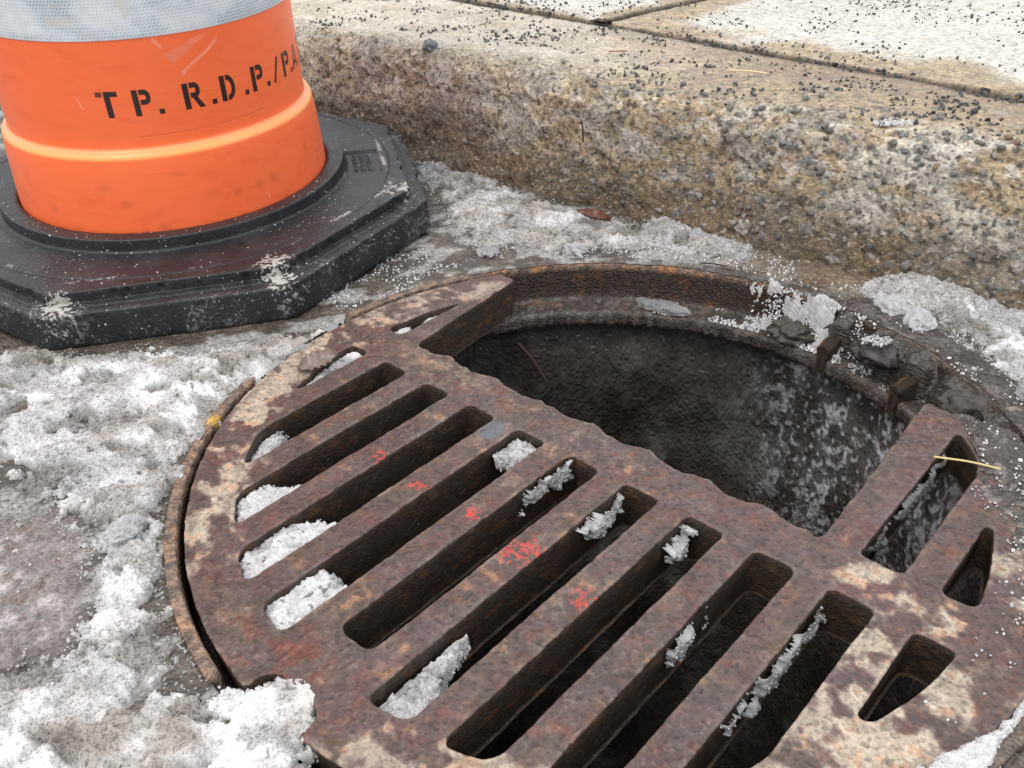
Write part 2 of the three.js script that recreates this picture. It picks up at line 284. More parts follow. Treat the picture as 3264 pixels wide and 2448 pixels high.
// ------------------------------------------------------------------ cast iron frame
{
  const t = thing('grate_frame', 'rusty round cast iron frame ring set in the asphalt round the grate', 'grate frame');
  const NA = 900, prof = [[0.3445, -0.07], [0.3445, -0.02], [0.3444, -0.002], [0.3441, -0.0003], [0.3436, 0.0004], [0.342, 0.0005], [0.3395, 0.0005], [0.337, 0.0004], [0.3362, 0.0001], [0.3356, -0.0006], [0.335, -0.0024], [0.3344, -0.008], [0.334, -0.015], [0.3338, -0.023], [0.3335, -0.031], [0.333, -0.037], [0.3315, -0.0405], [0.327, -0.0415], [0.321, -0.0418], [0.315, -0.042], [0.31, -0.0418], [0.306, -0.0412], [0.3028, -0.0418], [0.3008, -0.0436], [0.3004, -0.047], [0.3006, -0.0535], [0.3016, -0.0575], [0.306, -0.06], [0.33, -0.062]];
  const g = grid(NA, prof.length - 1, (i, j) => {
    const ad = ((i % NA) / NA * 360 + 180) % 360 - 180, a = ad * Math.PI / 180; let [r, y] = prof[j];
    const gap = Math.max(ss(-181, -179, ad) * ss(-160.8, -161.6, ad), ss(178.2, 179.5, ad)), chip = ss(1.6, 0.6, Math.abs(ad + 143.6)) * (r > 0.338 ? 1 : 0);
    const buried = ss(-99, -97, ad) * ss(-58, -62, ad);
    if (y > -0.03 && r > 0.333) y -= 0.014 * Math.max(gap, buried) + 0.006 * chip;
    y += (y < -0.039 ? 0.0035 : 0.0005) * (fbm(a * 60 + 90, r * 90, 3) - 0.5); r += (r < 0.3035 ? 0.004 : 0.0006) * (fbm(a * 70 + 90, y * 120, 3) - 0.5);
    const p = toWorld(r * Math.cos(a), r * Math.sin(a)), n1 = fbm(a * 26 + 60, r * 160 + y * 120, 4), n2 = fbm(a * 90 + 300, y * 260 + r * 260, 3);
    const c = [0.1, 0.072, 0.06];
    if (r > 0.333 && y > -0.006) { mixc(c, 0.2, 0.135, 0.09, ss(0.4, 0.6, n2) * 0.7); mixc(c, 0.36, 0.16, 0.055, ss(0.56, 0.72, n1) * (ad > 84 && ad < 150 ? 0.8 : ad < -95 ? 0.28 : 0.1)); if (ad > -95 && ad < 84) mixc(c, 0.07, 0.058, 0.05, 0.7); mixc(c, 0.42, 0.25, 0.05, ss(1.6, 0.5, Math.abs(ad + 147)) * 0.9); }
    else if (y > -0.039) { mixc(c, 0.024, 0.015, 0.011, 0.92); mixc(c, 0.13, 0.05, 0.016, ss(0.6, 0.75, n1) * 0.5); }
    else { mixc(c, 0.035, 0.029, 0.025, 0.9); mixc(c, 0.12, 0.11, 0.1, ss(0.55, 0.66, fbm(a * 50 + 20, r * 300, 4)) * 0.6); mixc(c, 0.16, 0.075, 0.04, ss(0.64, 0.74, n1) * 0.5); mixc(c, 0.12, 0.11, 0.105, ss(0.3025, 0.301, r) * ss(0.4, 0.6, n1) * 0.35); }  // last mix paints a thin highlight along the ledge's inner lip
    mulc(c, 1.75 * (0.6 + 0.8 * n2));
    return [p[0], y, p[1], a * 0.34 / 0.3, (r + y) / 0.3, ...c];
  }, true);
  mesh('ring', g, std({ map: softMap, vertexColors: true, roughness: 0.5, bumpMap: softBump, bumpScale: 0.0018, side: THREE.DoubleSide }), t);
  // two upright posts of the frame that show at the kerb side
  const mp = std({ map: softMap, vertexColors: true, roughness: 0.55, bumpMap: softBump, bumpScale: 0.001 });
  for (const [ad, w, r0, r1, y1] of [[81.5, 0.0135, 0.299, 0.33, -0.022], [64.5, 0.011, 0.297, 0.33, -0.02]]) {
    const b = new THREE.BoxGeometry(w, 0.036, r1 - r0, 6, 12, 8).toNonIndexed(); const bb = mergeVertices(b, 1e-5), P = bb.attributes.position, K = [];
    for (let k = 0; k < P.count; k++) { const x = P.getX(k), y = P.getY(k), z = P.getZ(k), n = fbm(x * 300 + 9, y * 200 + z * 260, 3); P.setXYZ(k, x * (1 - 0.1 * ss(0.01, -0.02, y)) + 0.004 * (n - 0.5), y + 0.004 * (n - 0.5) - (y > 0.01 ? 0.004 * Math.abs(x) / w + 0.004 * ss(0.004, -0.014, z) : 0), z + 0.003 * (n - 0.5)); const o = x > w * 0.42 ? 1 : 0; K.push(mix(0.03 + 0.05 * n, 0.42, o * ss(0.35, 0.6, n)), mix(0.02 + 0.03 * n, 0.19, o * ss(0.35, 0.6, n)), mix(0.022, 0.06, o)); }
    bb.setAttribute('color', new THREE.Float32BufferAttribute(K, 3)); bb.computeVertexNormals();
    const a = ad * Math.PI / 180, [x, z] = toWorld((r0 + r1) / 2 * Math.cos(a), (r0 + r1) / 2 * Math.sin(a));
    const o = mesh('post', bb, mp, t); o.position.set(x, y1 - 0.018, z); o.rotation.y = Math.atan2(x - GX, z - GZ);
  }
}

// ------------------------------------------------------------------ the grate: outline as a signed distance (negative = iron), in metres
const rmax = (a, b, r) => Math.min(Math.max(a + r, b + r), 0) + Math.hypot(Math.max(a + r, 0), Math.max(b + r, 0)) - r;
const slotC = (k) => -0.282 + 0.0558 * k;
const RIN = [0.292, 0.294, 0.294, 0.295, 0.293, 0.272, 0.289, 0.294, 0.294, 0.294, 0.29];
function slot(u, v, k) {                                  // negative inside the slot
  const near = v < -0.004, d0 = Math.abs(u - slotC(k)) - 0.0155, e = near ? v + 0.0255 : 0.016 - v, r = Math.hypot(u, v);
  const out = near && k === 5 ? -0.262 - v : r - (near ? RIN[k] : k === 10 ? 0.284 : 0.287);
  const q = rmax(rmax(d0, e, 0.006), out, 0.008); return k === 0 || k === 10 ? rmax(q, Math.abs(v) - (near ? 0.11 : 0.102), 0.005) : q;
}
function gsd(u, v) {
  const r = Math.hypot(u, v); let d = r - 0.33 + 0.0012 * (fbm(u * 60 + 9, v * 60, 2) - 0.5);
  const near = v < -0.004, k0 = Math.round((u + 0.282) / 0.0558);
  for (let k = Math.max(0, k0 - 1); k <= Math.min(10, k0 + 1); k++) if (near || k === 0 || k >= 9) d = Math.max(d, -slot(u, v, k));
  if (v > -0.01) {                                        // the broken-out part
    const rag = 0.006 * (fbm(u * 55, 4, 3) - 0.5) + 0.003 * (fbm(u * 210, 9, 2) - 0.5), stub = 0.005 * Math.pow(0.5 + 0.5 * Math.cos((u + 0.254) / 0.0558 * 2 * Math.PI), 3);
    const e = 0.0145 + rag + stub - v, l = -0.242 - 0.1 * cl(v - 0.017, 0, 0.16) - u, rt = u - (0.178 - 0.045 * cl(v - 0.015, 0, 0.2)) - 0.003 * (fbm(v * 70, 2, 3) - 0.5);
    const op = rmax(rmax(e, l, 0.005), rt, 0.006); d = Math.max(d, -op);
    d = Math.max(d, -Math.max(0.175 + 0.004 * (fbm(u * 90, 6, 2) - 0.5) - v, u));
  }
  if (v > 0.2 && u > 0.1) d = Math.max(d, v - 0.224 - 0.006 * (fbm(u * 90, 31, 2) - 0.5));      // the arm's broken end
  d = Math.max(d, -rmax(Math.abs(u - 0.001) - 0.026, v + 0.309, 0.012));   // pick notch in the rim
  return d + 0.0011 * (fbm(u * 110, v * 110, 3) - 0.5) + 0.0004 * (vn(u * 420, v * 420) - 0.5);
}
const paintSpots = [[-0.136, -0.127, 0.01], [-0.083, -0.13, 0.012], [-0.028, -0.124, 0.012], [0.025, -0.133, 0.021], [0.088, -0.14, 0.014]];
const G2 = 0.68; let SDF = null;
function ironColour(u, v, c) {
  const r = Math.hypot(u, v), a = Math.atan2(v, u) * 57.3;
  const n0 = fbm(u * 12 + 4, v * 12, 3), n1 = fbm(u * 34, v * 34 + 7, 4), n2 = fbm(u * 110 + 2, v * 110, 4), n3 = vn(u * 620, v * 620), n4 = fbm(u * 320, v * 320 + 3, 2), n5 = fbm(u * 62 + v * 25 + 11, v * 80 - u * 20, 4);
  c[0] = 0.088; c[1] = 0.055; c[2] = 0.049;
  mixc(c, 0.112, 0.08, 0.056, ss(0.45, 0.66, n1) * 0.7);                   // tan brown film
  mixc(c, 0.1, 0.07, 0.068, ss(0.48, 0.62, fbm(u * 26 + 30, v * 26, 3)) * 0.6);  // mauve grey
  mixc(c, 0.17, 0.135, 0.09, ss(0.08, 0.0, Math.hypot(u + 0.19, v - 0.02)) * ss(0.35, 0.6, n2) * 0.9);
  mixc(c, 0.2, 0.085, 0.04, ss(0.63, 0.75, fbm(u * 95 + v * 30, v * 110 - u * 30, 4)) * 0.4); mixc(c, 0.15, 0.085, 0.058, ss(0.56, 0.7, n5) * 0.3);                      // orange rust
  mixc(c, 0.15, 0.042, 0.028, ss(0.6, 0.7, fbm(u * 100 + 60, v * 80, 4)) * 0.35 + ss(0.05, 0.02, Math.hypot(u + 0.03, (v + 0.302) * 1.4)) * ss(0.45, 0.58, n5) * 0.8);
  // pale mineral film: strong on the rim to the left, the near rim and round the two triangular openings at the right
  const zone = Math.max(ss(0.265, 0.3, r) * ss(-108, -122, a) * 0.95, ss(0.275, 0.3, r) * ss(-98, -70, a) * ss(-2, -14, a) * 0.82, ss(0.075, 0.03, Math.hypot(u - 0.262, (v + 0.085) * 0.7)) * 1.0, ss(0.06, 0.03, Math.hypot(u - 0.245, (v + 0.005) * 1.3)) * 0.85, ss(0.05, 0.02, Math.hypot(u - 0.295, v - 0.06)) * 0.9, ss(0.27, 0.3, r) * ss(130, 160, a) * 0.8, 0.06);
  const pale = ss(0.62 - 0.2 * zone, 0.7 - 0.2 * zone, 0.55 * n1 + 0.45 * n5 + 0.12 * (n2 - 0.5));
  mixc(c, 0.31, 0.225, 0.19, pale * 0.6 * (0.3 + 0.7 * zone)); mixc(c, 0.44, 0.375, 0.29, ss(0.67 - 0.2 * zone, 0.74 - 0.2 * zone, 0.55 * n1 + 0.45 * n5 + 0.2 * (n2 - 0.5)) * zone * 0.9);
  mixc(c, 0.36, 0.16, 0.06, pale * ss(0.6, 0.72, n2) * 0.5);
  mulc(c, (0.62 + 0.76 * n2) * (0.8 + 0.4 * n3) * (0.74 + 0.52 * n4));
  mixc(c, 0.055, 0.042, 0.037, ss(0.72, 0.84, vn(u * 520 + 9, v * 520)) * 0.4);
  mixc(c, 0.22, 0.2, 0.18, ss(0.68, 0.78, n4) * ss(0.5, 0.6, n0) * 0.22);
  for (const [pu, pv, pr] of paintSpots) { const d = Math.hypot(u - pu, v - pv); if (d < pr) mixc(c, 0.62, 0.045, 0.03, ss(0.49, 0.69, n4 * 0.5 + n2 * 0.2 + n3 * 0.3 + 0.11 * (1 - d / pr) - 0.02) * ss(pr, pr * 0.5, d) * 0.85); }
  { const d = Math.hypot((u + 0.088) * 1.1, v + 0.042); mixc(c, 0.11, 0.13, 0.145, ss(0.016, 0.011, d + 0.006 * (n5 - 0.5)) * 0.9); }   // grey leaf print
  if (SDF) { const d = SDF(u, v); mixc(c, 0.2, 0.165, 0.145, ss(-0.0042, -0.0016, d) * ss(0.4, 0.62, n2) * 0.22); mixc(c, 0.05, 0.036, 0.03, ss(-0.013, -0.004, d) * ss(-0.0016, -0.004, d) * ss(0.4, 0.6, n1) * 0.35); }
  const pit = ss(0.7, 0.82, vn(u * 330 + 60, v * 330)) * 0.3; mulc(c, 1 - pit);
  c[3] = 0.42 * n4 + 0.33 * n2 + 0.25 * n3 - 0.6 * pit;
}
{
  const H = 0.002, B = 0.0013, N = Math.ceil(0.672 / H), O = -0.336, DEPTH = 0.043;
  const S = new Float32Array((N + 1) * (N + 1)); for (let j = 0; j <= N; j++) for (let i = 0; i <= N; i++) S[j * (N + 1) + i] = gsd(O + i * H, O + j * H) + B;
  SDF = (u, v) => { const x = cl((u - O) / H, 0, N - 0.001), y = cl((v - O) / H, 0, N - 0.001), p = x | 0, q = y | 0, fx = x - p, fy = y - q, k = q * (N + 1) + p; return (S[k] * (1 - fx) + S[k + 1] * fx) * (1 - fy) + (S[k + N + 1] * (1 - fx) + S[k + N + 2] * fx) * fy - B; };
  const [map, bump] = texture(2048, 2048, (a, b, c) => ironColour((a - 0.5) * G2, (b - 0.5) * G2, c));
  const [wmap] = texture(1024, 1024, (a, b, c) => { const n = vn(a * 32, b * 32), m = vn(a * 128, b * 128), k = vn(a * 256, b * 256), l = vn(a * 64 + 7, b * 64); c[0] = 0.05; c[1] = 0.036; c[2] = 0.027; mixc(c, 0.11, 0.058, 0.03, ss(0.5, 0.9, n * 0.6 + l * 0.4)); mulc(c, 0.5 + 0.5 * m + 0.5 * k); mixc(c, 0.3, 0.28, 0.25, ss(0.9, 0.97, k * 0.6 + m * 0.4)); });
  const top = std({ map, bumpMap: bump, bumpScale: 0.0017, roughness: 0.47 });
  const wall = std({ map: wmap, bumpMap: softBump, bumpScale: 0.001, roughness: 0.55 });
  const V = [], vid = new Map(), tris = [], edge = [], rim = new Map();
  const gv = (i, j) => { const k = j * (N + 1) + i; if (!vid.has(k)) { vid.set(k, V.length); V.push([O + i * H, O + j * H]); } return vid.get(k); };
  const ev = (i, j, dir) => { const k = 1e7 + (j * (N + 1) + i) * 2 + dir; if (!vid.has(k)) { const a = S[j * (N + 1) + i], b = dir ? S[(j + 1) * (N + 1) + i] : S[j * (N + 1) + i + 1], t = cl(a / (a - b), 0.02, 0.98); vid.set(k, V.length); V.push(dir ? [O + i * H, O + (j + t) * H] : [O + (i + t) * H, O + j * H]); } return vid.get(k); };
  for (let j = 0; j < N; j++) for (let i = 0; i < N; i++) {
    const q = [[i, j], [i + 1, j], [i + 1, j + 1], [i, j + 1]], s = q.map(([a, b]) => S[b * (N + 1) + a] < 0), n = s.filter(Boolean).length;
    if (!n) continue;
    const loop = [];
    for (let k = 0; k < 4; k++) {
      if (s[k]) loop.push([gv(...q[k]), 0]);
      if (s[k] !== s[(k + 1) % 4]) loop.push([k === 0 ? ev(i, j, 0) : k === 1 ? ev(i + 1, j, 1) : k === 2 ? ev(i, j + 1, 0) : ev(i, j, 1), s[k] ? 1 : 2]);   // 1 leaving, 2 entering
    }
    for (let k = 1; k + 1 < loop.length; k++) tris.push(loop[0][0], loop[k][0], loop[k + 1][0]);
    for (let k = 0; k < loop.length; k++) if (loop[k][1] === 1) edge.push(loop[k][0], loop[(k + 1) % loop.length][0]);
  }
  const topY = (u, v) => { const b = Math.hypot((u + 0.164) * 1.1, (v + 0.009) * 1.6); return 0.0016 * (fbm(u * 26, v * 26, 3) - 0.5) + 0.0012 * (fbm(u * 150, v * 150, 2) - 0.5) + 0.0012 * ss(0.004, 0, Math.abs(b - 0.009)); };
  const P = [], U = [];                                   // top vertices, then bevel rows, wall rows, bottom
  for (const [u, v] of V) { P.push(u, topY(u, v), -v); U.push(u / G2 + 0.5, v / G2 + 0.5); }
  const topTris = [], wallTris = [];
  for (let k = 0; k < tris.length; k += 3) topTris.push(tris[k], tris[k + 1], tris[k + 2]);
  const nor = (u, v) => { const e = 0.0016, x = gsd(u + e, v) - gsd(u - e, v), y = gsd(u, v + e) - gsd(u, v - e), l = Math.hypot(x, y) || 1; return [x / l, y / l]; };
  const rows = (id) => {
    if (rim.has(id)) return rim.get(id);
    const [u, v] = V[id], [nx, ny] = nor(u, v), y0 = topY(u, v), r = [[id], []];
    const put = (o, y, wallUV) => { const x = u + nx * o, w = v + ny * o; P.push(x, y, -w); if (wallUV) U.push((x * 0.93 + w * 0.81) / 0.3, y / 0.3); else U.push(x / G2 + 0.5, w / G2 + 0.5); return P.length / 3 - 1; };
    for (const a of [0.5, 1.0, 1.45]) r[0].push(put(B * Math.sin(a), y0 - B * (1 - Math.cos(a)), false));
    const l = 0.5 * Math.PI; r[1].push(put(B * Math.sin(1.45), y0 - B * (1 - Math.cos(1.45)), true));
    for (let k = 1; k <= 8; k++) { const t = k / 8, y = mix(y0 - B, -DEPTH, t); r[1].push(put(B - 0.0035 * t + 0.0016 * (fbm((u + v) * 110 + k * 0.1, y * 110, 2) - 0.5), y + (k === 8 ? 0.001 : 0), true)); }
    rim.set(id, r); return r;
  };
  for (let k = 0; k < edge.length; k += 2) {
    const a = rows(edge[k]), b = rows(edge[k + 1]);
    for (const [w, L] of [[0, topTris], [1, wallTris]]) for (let i = 0; i + 1 < a[w].length; i++) L.push(a[w][i], a[w][i + 1], b[w][i + 1], a[w][i], b[w][i + 1], b[w][i]);
  }
  const nb = P.length / 3; for (const [u, v] of V) { P.push(u, -DEPTH + 0.0005, -v); U.push((u * 0.93) / 0.3, v / 0.3); }
  for (let k = 0; k < tris.length; k += 3) wallTris.push(nb + tris[k], nb + tris[k + 2], nb + tris[k + 1]);
  // orientation: marching loop runs counter-clockwise in (u, v), and y is up with z = -v, so the top faces up
  const g = new THREE.BufferGeometry(); g.setAttribute('position', new THREE.Float32BufferAttribute(P, 3)); g.setAttribute('uv', new THREE.Float32BufferAttribute(U, 2)); g.setIndex([...topTris, ...wallTris].length < 1 ? [] : topTris.concat(wallTris)); g.computeVertexNormals();
  // weld normals where the wall starts
  const NN = g.attributes.normal; for (const r of rim.values()) { const a = r[0][3], b = r[1][0], n = new THREE.Vector3(NN.getX(a) + NN.getX(b), NN.getY(a) + NN.getY(b), NN.getZ(a) + NN.getZ(b)).normalize(); NN.setXYZ(a, n.x, n.y, n.z); NN.setXYZ(b, n.x, n.y, n.z); }
  const partOf = (u, v) => {
    if (v > -0.0255 && v < 0.0195) return 'rib';
    const k = Math.floor((u + 0.282) / 0.0558), side = v < 0 ? 'n' : 'f';
    const inner = Math.hypot(u, v) < (k === 4 || k === 5 ? 0.285 : 0.291);
    if (!inner || k < 0 || k > 9) return 'rim';
    if (side === 'f' && k > 0 && k < 8) return 'rim';
    return 'bar ' + side + k;
  };
  const parts = new Map(), add = (L, w) => { for (let k = 0; k < L.length; k += 3) { const u = (P[L[k] * 3] + P[L[k + 1] * 3] + P[L[k + 2] * 3]) / 3, v = -(P[L[k] * 3 + 2] + P[L[k + 1] * 3 + 2] + P[L[k + 2] * 3 + 2]) / 3, id = partOf(u, v); if (!parts.has(id)) parts.set(id, [[], []]); parts.get(id)[w].push(L[k], L[k + 1], L[k + 2]); } };
  add(topTris, 0); add(wallTris, 1);
  const t = thing('drain_grate', 'round rusty cast iron drain grate with its kerb-side bars broken out', 'drain grate');
  t.position.set(GX, 0, GZ); t.rotation.y = -GT;
  for (const [id, [a, b]] of parts) {
    const re = new Map(), p = [], n = [], uv = [], I = a.concat(b).map((k) => { if (!re.has(k)) { re.set(k, re.size); p.push(P[k * 3], P[k * 3 + 1], P[k * 3 + 2]); n.push(NN.getX(k), NN.getY(k), NN.getZ(k)); uv.push(U[k * 2], U[k * 2 + 1]); } return re.get(k); });
    const q = new THREE.BufferGeometry(); q.setAttribute('position', new THREE.Float32BufferAttribute(p, 3)); q.setAttribute('normal', new THREE.Float32BufferAttribute(n, 3)); q.setAttribute('uv', new THREE.Float32BufferAttribute(uv, 2)); q.setIndex(I);
    q.addGroup(0, a.length, 0); q.addGroup(a.length, b.length, 1);
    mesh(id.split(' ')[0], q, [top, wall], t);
  }
}

// ------------------------------------------------------------------ traffic drum in its rubber base
const DRUM = thing('traffic_drum', 'orange traffic drum with a reflective band and stencilled letters in a black rubber base', 'traffic drum');
{
  const up = new THREE.Vector3(0.008195, 0.999397, 0.033745), e1 = new THREE.Vector3(0.999966, -0.00819, -0.000277).normalize(), e2 = new THREE.Vector3().crossVectors(e1, up);
  DRUM.quaternion.setFromRotationMatrix(new THREE.Matrix4().makeBasis(e1, up, e2)); DRUM.position.set(-0.39637, 0, -1.0829);
  // ---- body: lathe; u = angle (0 at local x, growing towards local z), v = height
  const prof = [[0.172, 0.058], [0.1772, 0.0605], [0.1775, 0.066], [0.1768, 0.08], [0.1752, 0.11], [0.1735, 0.135], [0.1722, 0.1465], [0.1714, 0.1502], [0.17, 0.1527], [0.1672, 0.1546], [0.1647, 0.1562], [0.1637, 0.159], [0.1634, 0.165], [0.1634, 0.2], [0.1634, 0.24], [0.1634, 0.2637], [0.1633, 0.3], [0.163, 0.3645], [0.162, 0.45], [0.1605, 0.56], [0.159, 0.66], [0.157, 0.78], [0.155, 0.9], [0.15, 0.93], [0.135, 0.95], [0.1, 0.955], [0.001, 0.956]];
  const fine = []; for (let k = 0; k + 1 < prof.length; k++) { const n = prof[k + 1][1] - prof[k][1] > 0.02 ? 6 : 2; for (let q = 0; q < n; q++) fine.push([mix(prof[k][0], prof[k + 1][0], q / n), mix(prof[k][1], prof[k + 1][1], q / n)]); } fine.push(prof.at(-1));
  const NA = 256, lathe = (pf, off, vmap) => grid(NA, pf.length - 1, (i, j) => { const a = (i % NA) / NA * 2 * Math.PI, r = pf[j][0] + off, wob = 1 + 0.0022 * Math.sin(2 * a + 1) + 0.0012 * Math.sin(5 * a + pf[j][1] * 9); return [r * wob * Math.cos(a), pf[j][1], r * wob * Math.sin(a), i / NA, vmap(pf[j][1])]; }, true);
  const flip = (g) => { const f = g.index.array; for (let k = 0; k < f.length; k += 3) { const q = f[k + 1]; f[k + 1] = f[k + 2]; f[k + 2] = q; } const N = g.attributes.normal; for (let k = 0; k < N.count; k++) N.setXYZ(k, -N.getX(k), -N.getY(k), -N.getZ(k)); return g; };
  const upright = (g) => { const N = g.attributes.normal, P = g.attributes.position; let s = 0; for (let k = 0; k < N.count; k++) s += N.getX(k) * P.getX(k) + N.getZ(k) * P.getZ(k); return s < 0 ? flip(g) : g; };
  // canvas for the body between y = 0.05 and 0.275; x runs round the drum
  const cw = 2048, ch = 512, Y0 = 0.05, Y1 = 0.275, cv = document.createElement('canvas'); cv.width = cw; cv.height = ch; const c = cv.getContext('2d');
  const px = (deg) => ((deg + 360) % 360) / 360 * cw, py = (y) => (Y1 - y) / (Y1 - Y0) * ch, mmX = cw / (2 * Math.PI * 163.5), mmY = ch / (1000 * (Y1 - Y0));
  c.fillStyle = '#ff7440'; c.fillRect(0, 0, cw, ch);
  for (let k = 0; k < 2600; k++) { const a = rr(0.01, 0.05); c.fillStyle = rnd() < 0.5 ? `rgba(255,140,100,${a})` : `rgba(190,50,20,${a})`; c.beginPath(); c.ellipse(rr(0, cw), rr(0, ch), rr(2, 40), rr(1, 14), rr(-0.4, 0.4), 0, 7); c.fill(); }
  for (let k = 0; k < 130; k++) { c.strokeStyle = `rgba(${rnd() < 0.6 ? '255,190,160' : '120,50,30'},${rr(0.06, 0.22)})`; c.lineWidth = rr(0.6, 1.4); const x = rr(0, cw), y = rr(0, ch); c.beginPath(); c.moveTo(x, y); c.lineTo(x + rr(-50, 50), y + rr(-14, 14)); c.stroke(); }
  c.strokeStyle = 'rgba(150,70,40,0.5)'; c.lineWidth = 1; c.beginPath(); c.moveTo(px(30), py(0.1705)); c.lineTo(px(80), py(0.1695)); c.stroke();
  for (let k = 0; k < 26; k++) { const X = px(rr(0, 150)), Y = py(rr(0.062, 0.14)), R = rr(6, 22), g = c.createRadialGradient(X, Y, 0, X, Y, R); g.addColorStop(0, `rgba(110,50,30,${rr(0.06, 0.2)})`); g.addColorStop(1, 'rgba(110,50,30,0)'); c.fillStyle = g; c.fillRect(X - R, Y - R, 2 * R, 2 * R); }
  { const g = c.createLinearGradient(0, py(0.1595), 0, py(0.1475)); g.addColorStop(0, 'rgba(255,170,105,0)'); g.addColorStop(0.25, 'rgba(255,170,110,0.75)'); g.addColorStop(0.75, 'rgba(255,182,100,0.8)'); g.addColorStop(1, 'rgba(255,170,90,0)'); c.fillStyle = g; c.fillRect(0, py(0.1595), cw, py(0.1475) - py(0.1595)); }  // pale band: the highlight on the lip, painted into the body colour
  // pale rubbed patches
  c.lineCap = 'round';
  const scuff = (pts, w, col) => { c.strokeStyle = col; for (let k = 0; k < 7; k++) { c.lineWidth = w * rr(0.15, 0.45) * mmY; c.beginPath(); pts.forEach(([d, y], i) => { const X = px(d) + rr(-1, 1) * w * 0.5 * mmX, Yp = py(y) + rr(-1, 1) * w * 0.5 * mmY; i ? c.lineTo(X, Yp) : c.moveTo(X, Yp); }); c.stroke(); } };
  const patch = (pts, col) => { c.fillStyle = col; c.beginPath(); pts.forEach(([d, y], i) => i ? c.lineTo(px(d), py(y)) : c.moveTo(px(d), py(y))); c.closePath(); c.fill(); };
  patch([[65.8, 0.2465], [61.5, 0.25], [58, 0.2535], [55.2, 0.2575], [53.8, 0.2525], [57.5, 0.2455], [60, 0.2425], [62.5, 0.2375], [63.3, 0.2365], [64.2, 0.2415]], 'rgba(240,150,130,0.42)'); patch([[57, 0.254], [53, 0.259], [49.5, 0.2592], [50.5, 0.2555], [54, 0.2525]], 'rgba(255,160,138,0.34)'); patch([[65, 0.245], [63.4, 0.244], [62.8, 0.2385], [63.4, 0.237]], 'rgba(205,130,120,0.4)');
  scuff([[60.7, 0.2265], [56, 0.234], [50, 0.244], [47, 0.252]], 4, 'rgba(255,160,135,0.36)'); scuff([[68, 0.262], [66, 0.254]], 4, 'rgba(255,165,140,0.3)'); scuff([[98, 0.21], [97, 0.2]], 3, 'rgba(255,150,120,0.3)'); scuff([[40, 0.085], [40, 0.082]], 2, 'rgba(255,175,150,0.4)');
  // stencil letters, 25.5 mm high, black and worn
  const letters = document.createElement('canvas'); letters.width = cw; letters.height = ch; const L = letters.getContext('2d');
  const MM = (deg) => px(deg);
  const glyph = (ch2, deg, y, w = 15) => {
    L.save(); L.translate(MM(deg), py(y)); L.scale(-mmX, mmY); L.translate(0, 0); L.fillStyle = '#1c1312'; const h = 25.8, b = 5;   // letter box: x from 0 to w (reading right), y from -h to 0
    const R = (x, yy, ww, hh) => L.fillRect(x, yy, ww, hh);
    const bow = (x0, y0, y1, wd) => { const m = (y0 + y1) / 2, ry = (y1 - y0) / 2; L.beginPath(); L.moveTo(x0, y0); L.lineTo(x0 + wd - ry * 0.9, y0); L.bezierCurveTo(x0 + wd + 1, y0, x0 + wd + 1, y1, x0 + wd - ry * 0.9, y1); L.lineTo(x0, y1); L.lineTo(x0, y1 - b); L.lineTo(x0 + wd - ry * 0.9, y1 - b); L.bezierCurveTo(x0 + wd - b + 0.4, y1 - b, x0 + wd - b + 0.4, y0 + b, x0 + wd - ry * 0.9, y0 + b); L.lineTo(x0, y0 + b); L.closePath(); L.fill(); };
    if (ch2 === 'T') { R(0, -h, 6.6, b); R(8, -h, 13.2, b); R(8, -h, b + 0.8, h); }
    if (ch2 === 'P') { R(0, -h, b + 0.6, h); bow(7, -h, -h * 0.42, 11); }
    if (ch2 === 'R') { R(0, -h, b + 0.6, h); bow(7, -h, -h * 0.42, 11); L.beginPath(); L.moveTo(8.5, -h * 0.45); L.lineTo(13.5, -h * 0.45); L.lineTo(20, 0); L.lineTo(14.2, 0); L.closePath(); L.fill(); }
    if (ch2 === 'D') { R(0, -h, b + 0.6, h); bow(7, -h, 0, 11.5); }
    if (ch2 === '.') { R(0, -5, 5, 5); }
    if (ch2 === '/') { L.beginPath(); L.moveTo(0, 0); L.lineTo(3.6, 0); L.lineTo(13, -h); L.lineTo(9.4, -h); L.closePath(); L.fill(); }
    if (ch2 === 'A') { L.beginPath(); L.moveTo(0, 0); L.lineTo(5, 0); L.lineTo(9.4, -h); L.lineTo(6.4, -h); L.closePath(); L.fill(); L.beginPath(); L.moveTo(10.6, -h); L.lineTo(13.4, -h); L.lineTo(19.4, 0); L.lineTo(14.2, 0); L.closePath(); L.fill(); R(6.4, -9.4, 6.4, 4.2); }
    L.restore();
  };
  for (const [g, d] of [['T', 91.2], ['P', 79], ['.', 71.1], ['R', 62.1], ['.', 52.4], ['D', 48.5], ['.', 38.8], ['P', 35], ['.', 27.4], ['/', 23.4], ['P', 16], ['.', 9.2], ['A', 6.6], ['.', -1.5], ['T', -4.5]]) glyph(g, d, 0.1902);
  L.globalCompositeOperation = 'destination-out'; for (let k = 0; k < 900; k++) { L.fillStyle = `rgba(0,0,0,${rr(0.05, 0.4)})`; L.fillRect(px(rr(-8, 93)), py(rr(0.188, 0.218)), rr(0.6, 4), rr(0.6, 2)); } L.fillStyle = 'rgba(0,0,0,0.3)'; L.fillRect(px(88), py(0.2165), 20, 14); L.fillRect(px(81), py(0.21), 10, 20);
  c.globalAlpha = 0.93; c.drawImage(letters, 0, 0); c.globalAlpha = 1;
  for (let k = 0; k < 14; k++) { c.fillStyle = `rgba(95,45,28,${rr(0.08, 0.25)})`; const X = px(rr(9, 22)); c.fillRect(X, py(rr(0.188, 0.197)), rr(1, 3), rr(6, 20)); }
  const bodyMap = new THREE.CanvasTexture(cv); bodyMap.colorSpace = THREE.SRGBColorSpace; bodyMap.wrapS = THREE.RepeatWrapping;
